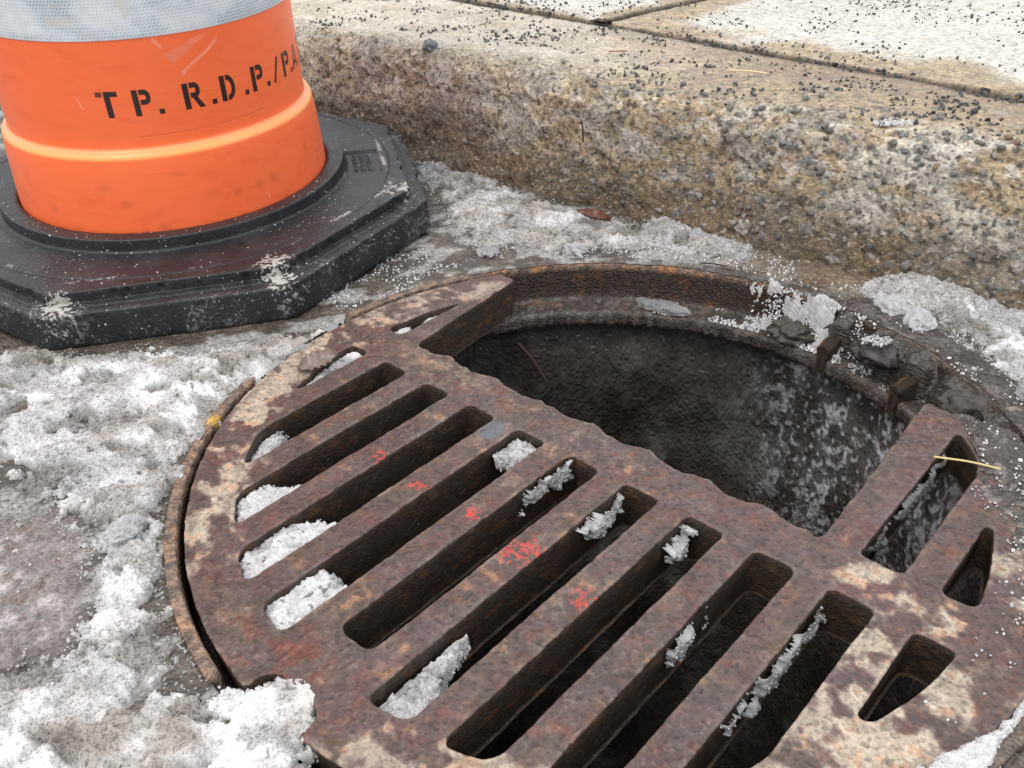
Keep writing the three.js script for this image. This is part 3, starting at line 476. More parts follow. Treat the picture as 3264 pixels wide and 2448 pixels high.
  const vb = (y) => (y - Y0) / (Y1 - Y0);
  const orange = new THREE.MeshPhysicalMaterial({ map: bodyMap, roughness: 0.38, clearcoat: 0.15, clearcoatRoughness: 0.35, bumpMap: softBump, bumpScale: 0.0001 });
  const low = fine.filter((p) => p[1] <= 0.2745), high = fine.filter((p) => p[1] >= 0.2699);
  low.push([0.16335, 0.272]); 
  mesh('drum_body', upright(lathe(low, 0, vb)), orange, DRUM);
  mesh('drum_top', upright(lathe([[0.16335, 0.272], ...high.filter((p) => p[1] > 0.272)], 0, (y) => 0.5)), std({ color: new THREE.Color('#ff7440'), roughness: 0.4 }), DRUM);
  // honeycomb sheeting
  const hexCell = 3.5, [bandMap, bandBump] = texture(2048, 256, (u, v, c4) => {
    const X = u * 2 * Math.PI * 163.9, Yq = v * 101; const sx = hexCell, sy = hexCell * 0.866; const row = Math.floor(Yq / sy); let best = 9;
    for (let q = row - 1; q <= row + 2; q++) { const ox = (q & 1) * 0.5 * sx, i0 = Math.round((X - ox) / sx); for (let p = i0 - 1; p <= i0 + 1; p++) { const d = Math.hypot(X - ox - p * sx, Yq - q * sy); if (d < best) best = d; } }
    const line = ss(1.25, 1.6, best), n = fbm(u * 26, v * 4 + 3, 4), n2 = fbm(u * 120, v * 18, 3);
    c4[0] = 0.56; c4[1] = 0.63; c4[2] = 0.69; mixc(c4, 0.34, 0.41, 0.48, ss(0.46, 0.66, n) * 0.85); mixc(c4, 0.72, 0.75, 0.77, ss(0.5, 0.35, n) * 0.6); mixc(c4, 0.84, 0.88, 0.9, line * 0.8); mulc(c4, 0.88 + 0.24 * n2);
    mixc(c4, 0.66, 0.64, 0.58, ss(0.62, 0.72, fbm(u * 40 + 9, v * 5, 3)) * 0.6); c4[3] = line;
  });
  const band = new THREE.MeshPhysicalMaterial({ map: bandMap, roughness: 0.34, clearcoat: 0.5, clearcoatRoughness: 0.2 });
  for (const [a, b] of [[0.2641, 0.3645], [0.46, 0.56], [0.65, 0.75]]) {
    const rAt = (y) => { for (let k = 0; k + 1 < prof.length; k++) if (y <= prof[k + 1][1]) return mix(prof[k][0], prof[k + 1][0], (y - prof[k][1]) / (prof[k + 1][1] - prof[k][1])); return 0.15; };
    const pf = []; for (let q = 0; q <= 12; q++) { const y = mix(a, b, q / 12); pf.push([rAt(y) + (q === 0 || q === 12 ? -0.0002 : 0.0006), y]); pf[q][0] = q === 0 || q === 12 ? rAt(y) - 0.0003 : rAt(y) + 0.0006; } pf.splice(1, 0, [rAt(a) + 0.0006, a + 0.0002]);
    mesh('reflective_band', upright(lathe(pf, 0, (y) => (y - a) / (b - a))), band, DRUM);
  }
  const hd = new THREE.TorusGeometry(0.055, 0.011, 12, 40, Math.PI); hd.translate(0, 0.952, 0); mesh('handle', hd, std({ color: new THREE.Color('#ff7440'), roughness: 0.45 }), DRUM);
  // ---- rubber base: rings of (octagon share, radius, height); the octagon radius is that of its corners
  const rot = 1.75006, cosA = Math.cos(Math.PI / 8);
  const ring = (o, r, y) => ({ o, r, y });
  const seg = [ring(1, 0.2, 0.008), ring(1, 0.3, 0.0075), ring(1, 0.3098, 0.0082), ring(1, 0.3112, 0.0095), ring(1, 0.3116, 0.0125), ring(1, 0.3112, 0.024), ring(1, 0.3104, 0.0425), ring(1, 0.3099, 0.0442), ring(1, 0.3086, 0.0451), ring(1, 0.3, 0.0463), ring(1, 0.2993, 0.0458), ring(1, 0.2986, 0.0458), ring(1, 0.2979, 0.0466), ring(1, 0.2912, 0.0475), ring(1, 0.2903, 0.0477), ring(1, 0.29, 0.0482), ring(1, 0.2896, 0.0575), ring(1, 0.2892, 0.0588), ring(1, 0.2882, 0.0594), ring(0.99, 0.282, 0.0594), ring(0.6, 0.268, 0.0595), ring(0, 0.2556, 0.0595), ring(0, 0.2551, 0.0581), ring(0, 0.2541, 0.0581), ring(0, 0.2536, 0.0595), ring(0, 0.23, 0.0597), ring(0, 0.2045, 0.06), ring(0, 0.2018, 0.0604), ring(0, 0.2008, 0.0612), ring(0, 0.2003, 0.0625), ring(0, 0.1996, 0.073), ring(0, 0.1991, 0.0742), ring(0, 0.198, 0.0746), ring(0, 0.182, 0.0738), ring(0, 0.1788, 0.072), ring(0, 0.178, 0.064), ring(0, 0.17, 0.06)];
  const rings = []; for (let k = 0; k + 1 < seg.length; k++) { const a = seg[k], b = seg[k + 1], d = Math.hypot(a.r - b.r, a.y - b.y), n = Math.max(1, Math.round(d / (a.r < 0.253 && a.r > 0.2 && a.o === 0 ? 0.0011 : 0.0028))); for (let q = 0; q < n; q++) rings.push(ring(mix(a.o, b.o, q / n), mix(a.r, b.r, q / n), mix(a.y, b.y, q / n))); } rings.push(seg.at(-1));
  const TH = []; for (let t = -Math.PI * 1.12; t < Math.PI * 0.88 - 0.003;) { TH.push(t); t += t > -0.36 && t < 0.03 ? 0.0042 : 0.0066; }
  let arc = 0; const N8 = TH.length, arcs = rings.map((a, k) => { if (k) arc += Math.hypot(a.r - rings[k - 1].r, a.y - rings[k - 1].y); return arc; }), last = arcs.at(-1);
  const flat = (k) => 0.17 + (last - arcs[k]);            // unrolled radius: on the top it equals the true one
  const octR = (th, R) => { let t = ((th - rot) % (Math.PI / 4) + Math.PI / 4) % (Math.PI / 4) - Math.PI / 8; const e = Math.PI / 8 - Math.abs(t); return R * cosA / Math.cos(t) * (1 - 0.004 * ss(0.035, 0, e)); };
  const panel = (x, z) => { const lx = x - 0.2176, lz = z + 0.037, bx = lx * 0.98 - lz * 0.199, bz = lx * 0.199 + lz * 0.98, d = Math.max(Math.abs(bx) - 0.0211, Math.abs(bz) - 0.0365); if (d > 0.0004) return 0; let h = 0.003 * ss(0.0004, -0.0006, d); if (bx > -0.012 && bx < 0.012 && Math.abs(bz) < 0.029) { const row = Math.floor((bx + 0.012) / 0.008), t = ((bx + 0.012) / 0.008) % 1, col = Math.floor((bz + 0.03) / 0.0048), q = ((bz + 0.03) / 0.0048) % 1; if (t > 0.15 && t < 0.85 && q > 0.12 && q < 0.8 && (q < 0.32 || hash(col * 7 + (t * 3 | 0), row) > 0.45)) h -= 0.0014; } return h; };
  const BT = 0.84, k0 = rings.findIndex((q) => q.r < 0.2565 && q.o === 0);
  const [rmap, rbump] = texture(2048, 2048, (a, b, c4) => {
    const x = (a - 0.5) * BT, z = (b - 0.5) * BT, r = Math.hypot(x, z), th = Math.atan2(z, x);
    const n1 = fbm(x * 30, z * 30, 4), n2 = fbm(x * 140, z * 140, 3), n3 = vn(x * 520, z * 520), n4 = fbm(x * 380 + 5, z * 380, 2);
    c4[0] = 0.014; c4[1] = 0.0145; c4[2] = 0.017; mixc(c4, 0.024, 0.024, 0.027, ss(0.4, 0.65, n1)); mulc(c4, 0.7 + 0.6 * n2);
    const R8 = r * Math.cos(((th - rot) % (Math.PI / 4) + Math.PI / 4) % (Math.PI / 4) - Math.PI / 8) / cosA; // octagon radius of this point
    // salt spots
    for (const [f, p, k] of [[190, 0.022, 0.24], [330, 0.025, 0.26], [90, 0.006, 0.13]]) { worley(x * f + f, z * f); if (W[1] < p * (0.55 + 1.1 * ss(0.35, 0.65, fbm(x * 16 + 2, z * 16, 2))) && W[0] < k * (0.4 + 0.6 * W[2])) mixc(c4, 0.55, 0.56, 0.57, 0.85); }
    if (r > 0.315) mixc(c4, 0.2, 0.2, 0.18, ss(0.58, 0.72, 0.5 * n4 + 0.5 * n1) * 0.55);   // dusty rubbing low on the sides
    // chalky wear on the two near corners and along the step
    for (const [ci, rad, str] of [[0, 0.324, 0.62], [1, 0.324, 0.55], [0, 0.345, 0.0], [1, 0.342, -0.1], [1, 0.301, 0.32], [2, 0.301, 0.3]]) { const an = rot - ci * Math.PI / 4 - (ci === 0 ? 0.03 : 0), d = Math.hypot(x - Math.cos(an) * rad, z - Math.sin(an) * rad); mixc(c4, 0.5, 0.485, 0.44, ss(0.56, 0.68, n4 * 0.5 + n2 * 0.4 + 0.42 * str * (1 - d / 0.022) + 0.06) * ss(0.034, 0.012, d) * (0.6 + 0.4 * str)); }
    mixc(c4, 0.4, 0.39, 0.36, ss(0.004, 0.001, Math.abs(R8 - 0.2895)) * ss(0.6, 0.75, n1 + 0.3 * (n3 - 0.5)) * 0.7);
    c4[3] = 0.45 + 0.2 * (n3 - 0.5) + 0.25 * (n4 - 0.5);
    if (hash((x * 90 + 90) | 0, (z * 90 + 90) | 0) > 0.985 && n4 > 0.55) mulc(c4, 0.25);
  });
  const baseG = upright(grid(N8, rings.length - 1, (i, j) => {
    const th = TH[i % N8], q = rings[j], rO = octR(th, q.r), r = mix(q.r, rO, q.o), rf = flat(j) * (q.o > 0 ? mix(1, octR(th, 1), q.o) : 1);
    let y = q.y + (0.0009 * (fbm(Math.cos(th) * r * 90 + 50, Math.sin(th) * r * 90 + 50, 3) - 0.5)); const wear = q.o === 1 && q.y > 0.036 && q.y < 0.06 ? 0.0025 * ss(0.55, 0.75, fbm(th * 26 + 3, q.y * 60, 3)) : 0;
    const cx = (r - wear) * Math.cos(th), cz = (r - wear) * Math.sin(th); if (q.o === 0 && q.r < 0.252 && q.r > 0.2025) y -= panel(cx, cz);
    return [cx, y - wear * 0.4, cz, rf * Math.cos(th) / BT + 0.5, rf * Math.sin(th) / BT + 0.5];
  }, true));
  mesh('rubber_base', baseG, std({ map: rmap, bumpMap: rbump, bumpScale: 0.0012, roughness: 0.47 }), DRUM).userData = { label: 'black octagonal rubber base with white salt spots and chalky corners' };
}

// ------------------------------------------------------------------ grains of ice
function jitter(geo, k) { const g = mergeVertices(geo.deleteAttribute('uv').deleteAttribute('normal')), P = g.attributes.position; for (let i = 0; i < P.count; i++) { const s = 1 + rr(-k, k); P.setXYZ(i, P.getX(i) * s, P.getY(i) * s * rr(0.8, 1), P.getZ(i) * s); } return g; }
const facet = (g) => { const q = g.toNonIndexed(); q.computeVertexNormals(); return q; };
const GRAIN = [0, 1, 2].map(() => facet(jitter(new THREE.IcosahedronGeometry(1, 0), 0.28)));
const ROCK = [0, 1, 2, 3].map(() => { const g = jitter(new THREE.IcosahedronGeometry(1, 0), 0.34); g.scale(1.15, 0.72, 0.9); return facet(g); });
const snowMat = new THREE.MeshPhysicalMaterial({ vertexColors: true, roughness: 0.38, bumpMap: softBump, bumpScale: 0.0016 });
const grainMat = new THREE.MeshPhysicalMaterial({ color: 0xffffff, roughness: 0.16, transmission: 0.15, thickness: 0, ior: 1.31 });
const iceMat = new THREE.MeshPhysicalMaterial({ vertexColors: true, bumpMap: softBump, bumpScale: 0.0016, roughness: 0.2, transmission: 0.45, thickness: 0, ior: 1.31 });
const tmpM = new THREE.Matrix4(), tmpQ = new THREE.Quaternion(), tmpE = new THREE.Euler();
function scatter(name, geo, mat, list, parent, kind = 'stuff') {     // list of [x, y, z, size, r, g, b]
  const m = new THREE.InstancedMesh(geo, mat, list.length), col = new THREE.Color();
  list.forEach(([x, y, z, s, r, g, b], i) => { tmpQ.setFromEuler(tmpE.set(rr(0, 6.3), rr(0, 6.3), rr(0, 6.3))); m.setMatrixAt(i, tmpM.compose(new THREE.Vector3(x, y, z), tmpQ, new THREE.Vector3(s * rr(0.8, 1.25), s * rr(0.7, 1.1), s * rr(0.8, 1.25)))); m.setColorAt(i, col.setRGB(r, g, b)); });
  m.name = parent === scene ? named(name) : name; m.castShadow = m.receiveShadow = true; m.userData = { kind }; parent.add(m); return m;
}

// ------------------------------------------------------------------ snow and slush lying on the road
const inBase = (x, z) => Math.hypot(x + 0.396, z + 1.083) < 0.283;
function snowPatch(label, poly, box, hMax, tone, dirt, grains, step) {
  const t = thing('snow_patch', label, 'snow', { kind: 'stuff' });
  const [x0, x1, z0, z1] = box, nx = Math.round((x1 - x0) / step), nz = Math.round((z1 - z0) / step), n = (nx + 1) * (nz + 1), Y = new Float32Array(n), T = new Float32Array(n), K = new Float32Array(n * 3), fld = [];
  const F = (x, z) => {
    const sd = polyDist(poly, x, z); if (sd < -0.035) return null;
    const n1 = fbm(x * 30 + 4, z * 30, 4), n2 = fbm(x * 90, z * 90 + 3, 3), R = Math.hypot(x - GX, z - GZ);
    const e = sd + 0.036 * (n1 - 0.5) + 0.026 * (n2 - 0.5) - 0.003; if (e < -0.012) return null;
    worley(x * 380, z * 380); const w1 = 1 - W[0], id = W[1]; worley(x * 105 + 5 + n2, z * 105 + n1); const w2 = cl(1.1 - W[0]), id2 = W[2];
    const n3 = fbm(x * 210, z * 210 + 3, 3), lump = fbm(x * 48 + 9, z * 48, 3);
    let h = ss(-0.002, 0.03, e) * (0.3 + 1.1 * ss(0.3, 0.7, n1) * (0.55 + 0.9 * lump)) * hMax + ss(-0.002, 0.01, e) * (0.0008 * w1 + 0.0026 * w2 * w2 * (0.4 + id2) * ss(0.35, 0.6, n2) + 0.0034 * (n3 - 0.5)) + 0.0008;
    const hole = ss(0.54, 0.63, fbm(x * 34 + 50, z * 34 + z * 9, 4)); h -= hole * 0.0065;
    h *= ss(-0.005, 0.003, e); if (e < 0) h -= 0.003;
    if (R < 0.352 && poly === SNOW_A) h = Math.min(h, mix(0.004, 0.012, ss(0.33, 0.352, R)) * (0.4 + n2) + 0.0014 * w1);
    if (R < 0.333) h *= 0.7;
    const d = dirt(x, z, n1, n2), s = tone * (0.94 + 0.08 * id) * (0.76 + 0.4 * n2) * (0.88 + 0.24 * n3) * mix(0.74, 1.12, ss(0.4, 0.62, fbm(x * 17 + 60, z * 17, 3))), c = [0.95 * s, 0.955 * s, 0.955 * s];
    mixc(c, 0.47 * tone, 0.465 * tone, 0.455 * tone, ss(0.48, 0.6, fbm(x * 40 + 80, z * 55, 4)) * 0.7); mixc(c, 0.3, 0.262, 0.22, cl(d) * 0.85); mixc(c, 0.17, 0.155, 0.14, hole * 0.7); mixc(c, 0.42, 0.42, 0.405, ss(0.016, 0, e) * 0.55);
    mixc(c, 0.07, 0.06, 0.05, ss(0.86, 0.92, vn(x * 210 + 7, z * 210)) * 0.7 * ss(0.45, 0.6, n1));
    return [h, c, e];
  };
  for (let j = 0; j <= nz; j++) for (let i = 0; i <= nx; i++) {
    const k = j * (nx + 1) + i, x = x0 + i * step, z = z0 + j * step, f = F(x, z);
    if (!f) { T[k] = -1; Y[k] = groundY(x, z) - 0.004; K.fill(0.4, k * 3, k * 3 + 3); continue; }
    T[k] = f[0]; const base = Math.max(groundY(x, z), -0.003); Y[k] = base + (f[0] > 0.0004 ? f[0] : f[0] * 2 - 0.002); K.set(f[1], k * 3);
  }
  const P = [], U = [], CC = [], I = [], re = new Int32Array(n).fill(-1);
  const vert = (i, j) => { const k = j * (nx + 1) + i; if (re[k] < 0) { re[k] = P.length / 3; const x = x0 + i * step + 0.3 * step * (hash(i, j) - 0.5), z = z0 + j * step + 0.3 * step * (hash(j, i) - 0.5); P.push(x, Y[k], z); U.push(x / 0.26, z / 0.26); CC.push(K[k * 3], K[k * 3 + 1], K[k * 3 + 2]); } return re[k]; };
  for (let j = 0; j < nz; j++) for (let i = 0; i < nx; i++) {
    const k = j * (nx + 1) + i; if (Math.max(T[k], T[k + 1], T[k + nx + 1], T[k + nx + 2]) <= 0.0002) continue;
    const x = x0 + i * step, z = z0 + j * step, R = Math.hypot(x - GX, z - GZ), kw = kerbW(x, z);
    if ((R < 0.333 && !(poly === SNOW_A && Math.abs(toGrate(x, z)[0] - 0.0) < 0.045 && R > 0.302) && !(poly === SNOW_A && toGrate(x, z)[0] > -0.03 && toGrate(x, z)[1] < -0.25 && R > 0.318)) || kw > 0.03 || inBase(x, z)) continue;
    const a = vert(i, j), b = vert(i + 1, j), c = vert(i + 1, j + 1), d = vert(i, j + 1); I.push(a, c, b, a, d, c);
  }
  const g = new THREE.BufferGeometry(); g.setAttribute('position', new THREE.Float32BufferAttribute(P, 3)); g.setAttribute('uv', new THREE.Float32BufferAttribute(U, 2)); g.setAttribute('color', new THREE.Float32BufferAttribute(CC, 3)); g.setIndex(I); g.computeVertexNormals();
  mesh('snow_crust', g, snowMat, t).userData = { kind: 'stuff' };
  const lists = [[], [], []];
  for (let k = 0, made = 0; k < grains * 8 && made < grains; k++) {
    const x = rr(x0, x1), z = rr(z0, z1), R = Math.hypot(x - GX, z - GZ); if ((R < 0.34 && !(poly === SNOW_A && R > 0.315 && Math.abs(toGrate(x, z)[0] - 0.02) < 0.05 && toGrate(x, z)[1] < 0)) || kerbW(x, z) > 0.012 || inBase(x, z)) continue;
    const f = F(x, z); if (!f || (f[0] < 0.001 && rnd() > 0.25)) continue;
    const edge = f[2] < 0.015, s = rr(0.0005, 0.0011) * (rnd() < 0.05 ? 1.9 : 1) * (edge ? 1.35 : 1), q = rr(0.85, 1.15);
    lists[made % 3].push([x, Math.max(groundY(x, z), -0.003) + Math.max(f[0], 0) + s * 0.1, z, s, cl(f[1][0] * q), cl(f[1][1] * q), cl(f[1][2] * q)]); made++;
  }
  lists.forEach((l, k) => scatter('snow_grains', GRAIN[k], grainMat, l, t));
}
const blob = (x, z, cx, cz, r) => ss(r, r * 0.3, Math.hypot(x - cx, z - cz));
snowPatch('bright granular snow between the rubber base, the bare asphalt and the left rim of the grate', SNOW_A, [-0.82, -0.05, -0.83, -0.2], 0.0085, 0.8,
  (x, z, n1, n2) => 0.75 * blob(x, z, -0.335, -0.645, 0.045) * n2 + 0.9 * blob(x, z, -0.25, -0.41, 0.03) * n2 + 0.7 * blob(x, z, -0.225, -0.335, 0.075) * ss(0.35, 0.6, n1) + 0.65 * ss(-0.72, -0.78, z) * ss(0.3, 0.6, n1) + 0.5 * ss(0.56, 0.7, n1) + 0.35 * blob(x, z, -0.4, -0.54, 0.06), 24000, 0.0018);
snowPatch('grey wet slush along the foot of the curb beside the rubber base', SNOW_B, [-0.18, 0.33, -1.38, -0.91], 0.006, 0.62,
  (x, z, n1, n2) => 0.05 + 0.5 * ss(0.47, 0.62, n1) - 0.5 * ss(0.02, 0.045, kerbW(x, z) + 0.06), 7000, 0.002);
snowPatch('pale granular snow heaped at the curb foot right of the grate', SNOW_C, [0.33, 0.72, -0.89, -0.54], 0.011, 0.76,
  (x, z, n1, n2) => 0.35 * ss(0.5, 0.65, n1) + 0.5 * blob(x, z, 0.44, -0.6, 0.05) * n2, 9000, 0.002);
// loose grains strewn on the muddy side, on the frame's ledge and round the rim
{
  const lists = [[], [], []]; let k = 0;
  const put = (x, y, z, s, q = rr(0.4, 0.85)) => lists[k++ % 3].push([x, y, z, s, q, q, q * 1.01]);
  for (let i = 0; i < 5200; i++) { const x = rr(0.15, 0.52), z = rr(-0.95, -0.42), R = Math.hypot(x - GX, z - GZ), d = polyDist(MUD, x, z); if (R < 0.345 || kerbW(x, z) > 0.02 || d < -0.03) continue; if (fbm(x * 26 + 8, z * 26, 3) + 0.3 * rnd() < 0.58) continue; const s = rr(0.0005, 0.0013) * (rnd() < 0.06 ? 2 : 1); put(x, groundY(x, z) + s * 0.5, z, s); }
  for (let i = 0; i < 3600; i++) { const a = rr(62, 118) * Math.PI / 180, r = rr(0.302, 0.333), [x, z] = toWorld(r * Math.cos(a), r * Math.sin(a)); if (fbm(x * 60 + 8, z * 60, 3) + 0.2 * rnd() < 0.64) continue; const s = rr(0.0004, 0.0012) * (rnd() < 0.08 ? 1.8 : 1); put(x, -0.041 + s * rr(0.3, 1.6), z, s, rr(0.35, 0.85)); }
  for (let i = 0; i < 1500; i++) { const t = rnd(), a = mix(97, 78, t) * Math.PI / 180 + rr(-0.05, 0.05), r = rr(0.318, 0.336), [x, z] = toWorld(r * Math.cos(a), r * Math.sin(a)); if (fbm(a * 40, r * 260, 3) < 0.48) continue; const s = rr(0.0005, 0.0012) * (rnd() < 0.1 ? 1.6 : 1); put(x, mix(-0.036, 0.0, ss(0.318, 0.336, r)) + rr(0, 0.003), z, s, rr(0.45, 0.88)); }
  for (let i = 0; i < 1700; i++) { const a = rr(95, 178) * Math.PI / 180, r = 0.345 + Math.abs(rr(-0.09, 0.09)), [x, z] = toWorld(r * Math.cos(a), r * Math.sin(a)); if (inBase(x, z) || kerbW(x, z) > 0 || fbm(x * 30 + 2, z * 30, 3) < 0.5) continue; const s = rr(0.0007, 0.0016); put(x, groundY(x, z) + s * 0.4, z, s, rr(0.4, 0.8)); }
  for (let i = 0; i < 420; i++) { const a = rr(-15, 35) * Math.PI / 180, r = rr(0.27, 0.332), u = r * Math.cos(a), v = r * Math.sin(a); if (gsd(u, v) > -0.003 || fbm(u * 50, v * 50, 3) < 0.52) continue; const [x, z] = toWorld(u, v), s = rr(0.0004, 0.001) * (rnd() < 0.1 ? 1.7 : 1); put(x, 0.0006 + s * 0.4, z, s, rr(0.4, 0.8)); }
  for (let i = 0; i < 700; i++) { const x = rr(-0.6, -0.28), z = rr(-0.56, -0.3); if (polyDist(BARE, x, z) < 0.0 || rnd() < 0.5) continue; const s = rr(0.0006, 0.0014); put(x, groundY(x, z) + s * 0.4, z, s, rr(0.4, 0.75)); }
  for (let i = 0; i < 1500; i++) { const a = rr(3, 80) * Math.PI / 180, r = rr(0.288, 0.372), u = r * Math.cos(a), v = r * Math.sin(a); if ((r < 0.333 && (gsd(u, v) > -0.002 || a > 0.8)) || fbm(u * 45 + 9, v * 45, 3) + 0.25 * rnd() < 0.6) continue; const [x, z] = toWorld(u, v), s = rr(0.0004, 0.0012) * (rnd() < 0.08 ? 1.9 : 1); put(x, 0.0026 + s * 0.3, z, s); }
  const t = thing('loose_ice_grains', 'loose clear ice grains strewn over the mud, the frame ledge and the wet asphalt', 'ice grains', { kind: 'stuff' });
  lists.forEach((l, q) => scatter('ice_grain', GRAIN[q], grainMat, l, t));
}

// ------------------------------------------------------------------ snow lumps caught in the slots: heaps of grains joined into one body each
function heap(label, place, n, size, tone = 0.86, category = 'snow clump', name = 'snow_clump') {
  const parts = [];
  for (let k = 0; k < n; k++) { const p = place(); if (!p) continue; const s = rr(size * 0.6, size * 1.35), g = GRAIN[k % 3].clone(), q = tone * rr(0.78, 1.08) * (p[3] ?? 1); tmpQ.setFromEuler(tmpE.set(rr(0, 6), rr(0, 6), rr(0, 6))); g.applyMatrix4(tmpM.compose(new THREE.Vector3(p[0], p[1], p[2]), tmpQ, new THREE.Vector3(s, s * 0.85, s))); g.setAttribute('color', new THREE.Float32BufferAttribute(new Float32Array(60 * 3).map((_, i) => q * (i % 3 === 2 ? 1 : 0.985)), 3)); parts.push(g); }
  const g = mergeGeometries(parts); g.setAttribute('uv', new THREE.Float32BufferAttribute(new Float32Array(g.attributes.position.count * 2), 2));
  return tag(mesh(name, g, clumpMat), label, category);
}
const clumpMat = new THREE.MeshPhysicalMaterial({ vertexColors: true, roughness: 0.35, transmission: 0.12, thickness: 0, ior: 1.31 });
// packed snow: a lumpy sheet over part of a slot (f gives metres inside its outline, from the slot's end or side) with grains on it
function sheet(label, nx, ny, f, grains, tone, uvScale = 0.2) {   // f(a, b) -> [point, inside, shade]
  const P = [], K = [], M = [], U = []; for (let j = 0; j <= ny; j++) for (let i = 0; i <= nx; i++) { const [p, m, s] = f(i / nx, j / ny); P.push(...p); M.push(m); K.push(s * tone, s * tone, s * tone * 1.005); U.push((p[0] + p[1]) / uvScale, (p[2] + p[1]) / uvScale); }
  const I = []; for (let j = 0; j < ny; j++) for (let i = 0; i < nx; i++) { const a = j * (nx + 1) + i, b = a + 1, c = b + nx + 1, d = c - 1; if (Math.min(M[a], M[b], M[c], M[d]) > 0) I.push(a, b, c, a, c, d); }
  const used2 = [...new Set(I)], re = new Map(used2.map((k, i) => [k, i])), g = new THREE.BufferGeometry(), pick = (A, n) => new THREE.Float32BufferAttribute(used2.flatMap((k) => A.slice(k * n, k * n + n)), n);
  g.setAttribute('position', pick(P, 3)); g.setAttribute('color', pick(K, 3)); g.setAttribute('uv', pick(U, 2)); g.setIndex(I.map((k) => re.get(k))); g.computeVertexNormals();
  const parts = [g.toNonIndexed()];
  grains *= 0.4; for (let k = 0; k < grains; k++) { const q = used2[rnd() * used2.length | 0], s = rr(0.0004, 0.001), gg = GRAIN[k % 3].clone(), t = K[q * 3] * rr(0.85, 1.15); tmpQ.setFromEuler(tmpE.set(rr(0, 6), rr(0, 6), rr(0, 6))); gg.applyMatrix4(tmpM.compose(new THREE.Vector3(P[q * 3] + rr(-0.0006, 0.0006), P[q * 3 + 1], P[q * 3 + 2] + rr(-0.0006, 0.0006)), tmpQ, new THREE.Vector3(s, s, s))); gg.setAttribute('color', new THREE.Float32BufferAttribute(new Float32Array(60 * 3).fill(t), 3)); gg.setAttribute('uv', new THREE.Float32BufferAttribute(new Float32Array(120), 2)); parts.push(gg); }
  return tag(mesh(/mud/.test(label) ? 'mud_film' : 'snow_clump', mergeGeometries(parts), /mud/.test(label) ? mudMat : sheetMat), label, /mud/.test(label) ? 'mud' : 'snow clump');
}
const mudMat = std({ vertexColors: true, color: new THREE.Color().setRGB(1, 0.87, 0.78), roughness: 0.3, bumpMap: softBump, bumpScale: 0.0022, side: THREE.DoubleSide });
const sheetMat = new THREE.MeshPhysicalMaterial({ vertexColors: true, roughness: 0.34, bumpMap: softBump, bumpScale: 0.0014, side: THREE.DoubleSide });
function plug(label, ua, ub, va, vb, yTop, tone, cut, grains = 260) {
  const nx = Math.ceil((ub - ua) / 0.0009), ny = Math.ceil((vb - va) / 0.0009);
  return sheet(label, nx, ny, (a, b) => {
    const u = mix(ua, ub, a), v = mix(va, vb, b), n = fbm(u * 130, v * 130, 3), n2 = fbm(u * 420, v * 420, 2), wall = gsd(u, v) + 0.0012 - 0.003 * ss(0.55, 0.7, n), open = (cut ? cut(u, v) : 1) + 0.011 * (n - 0.5) + 0.004 * (n2 - 0.5); worley(u * 420, v * 420);
    const y = yTop + 0.006 * (n - 0.5) + 0.0028 * (n2 - 0.5) - 0.0011 * W[0] - 0.003 * Math.pow(1 - cl(wall / 0.004), 2) - 0.012 * Math.pow(1 - cl(open / 0.008), 2), [x, z] = toWorld(u, v);
    let sh = 0.9 * (0.75 + 0.4 * n) * (0.8 + 0.4 * n2); if (vn(u * 330 + 5, v * 330) > 0.88) sh *= 0.35; sh *= 1 - 0.35 * ss(0.55, 0.68, fbm(u * 95 + 33, v * 95, 3));
    return [[x, y, z], Math.min(wall, open), sh];
  }, grains, tone);
}
function crust(label, k, side, va, vb, y0, y1, thick, tone, cover, grains = 150) {   // on a slot's wall
  return sheet(label, Math.ceil((vb - va) / 0.001), Math.ceil((y0 - y1) / 0.001), (a, b) => {
    const v = mix(va, vb, a), y = mix(y0, y1, b), n = fbm(v * 70 + k * 9, y * 90 + k, 3), n2 = fbm(v * 260 + k, y * 260, 2), ed = Math.min((v - va) / 0.012, (vb - v) / 0.012, (y - y1) / 0.01, 1), m = n + 0.06 * (n2 - 0.5) - (1 - cover) - 0.32 * (1 - cl(ed)); worley(v * 190, y * 190);
    const t = Math.max(0, ss(0, 0.16, m) * thick * (0.7 + 0.5 * n) + 0.001 * (1 - W[0]) - 0.0004), u = slotC(k) + side * (0.0158 - 0.0012 * (y0 - y) / 0.03) - side * t, [x, z] = toWorld(u, v);
    return [[x, y, z], m, 0.68 * (0.6 + 0.7 * n) * (0.75 + 0.5 * n2)];
  }, grains, tone);
}
plug('snow filling the pointed first slot at the left rim of the grate', -0.299, -0.264, -0.112, -0.022, -0.0055, 0.68, null, 300);
plug('snow filling the slim slot beside the broken bar nearest the rubber base', -0.299, -0.264, 0.013, 0.106, -0.006, 0.66, (u, v) => Math.abs(v - 0.05 + 0.3 * (u + 0.28)) - 0.004, 260);
plug('small snow lump at the rim end of the second slot from the left', -0.243, -0.208, -0.204, -0.14, -0.009, 0.58, (u, v) => -0.152 - v - 0.5 * (u + 0.226));
plug('square snow lump at the rim end of the third slot from the left', -0.188, -0.154, -0.252, -0.18, -0.006, 0.64, (u, v) => -0.188 - v + 0.7 * (u + 0.171));
plug('largest snow lump with a dark smear, in the fourth slot from the left', -0.132, -0.097, -0.29, -0.19, -0.0045, 0.66, (u, v) => -0.2 - v + 0.6 * (u + 0.115), 380);
plug('rounded white snow lump at the rim end of the fifth slot from the left', -0.075, -0.04, -0.294, -0.22, -0.0035, 0.7, (u, v) => -0.226 - v, 320);
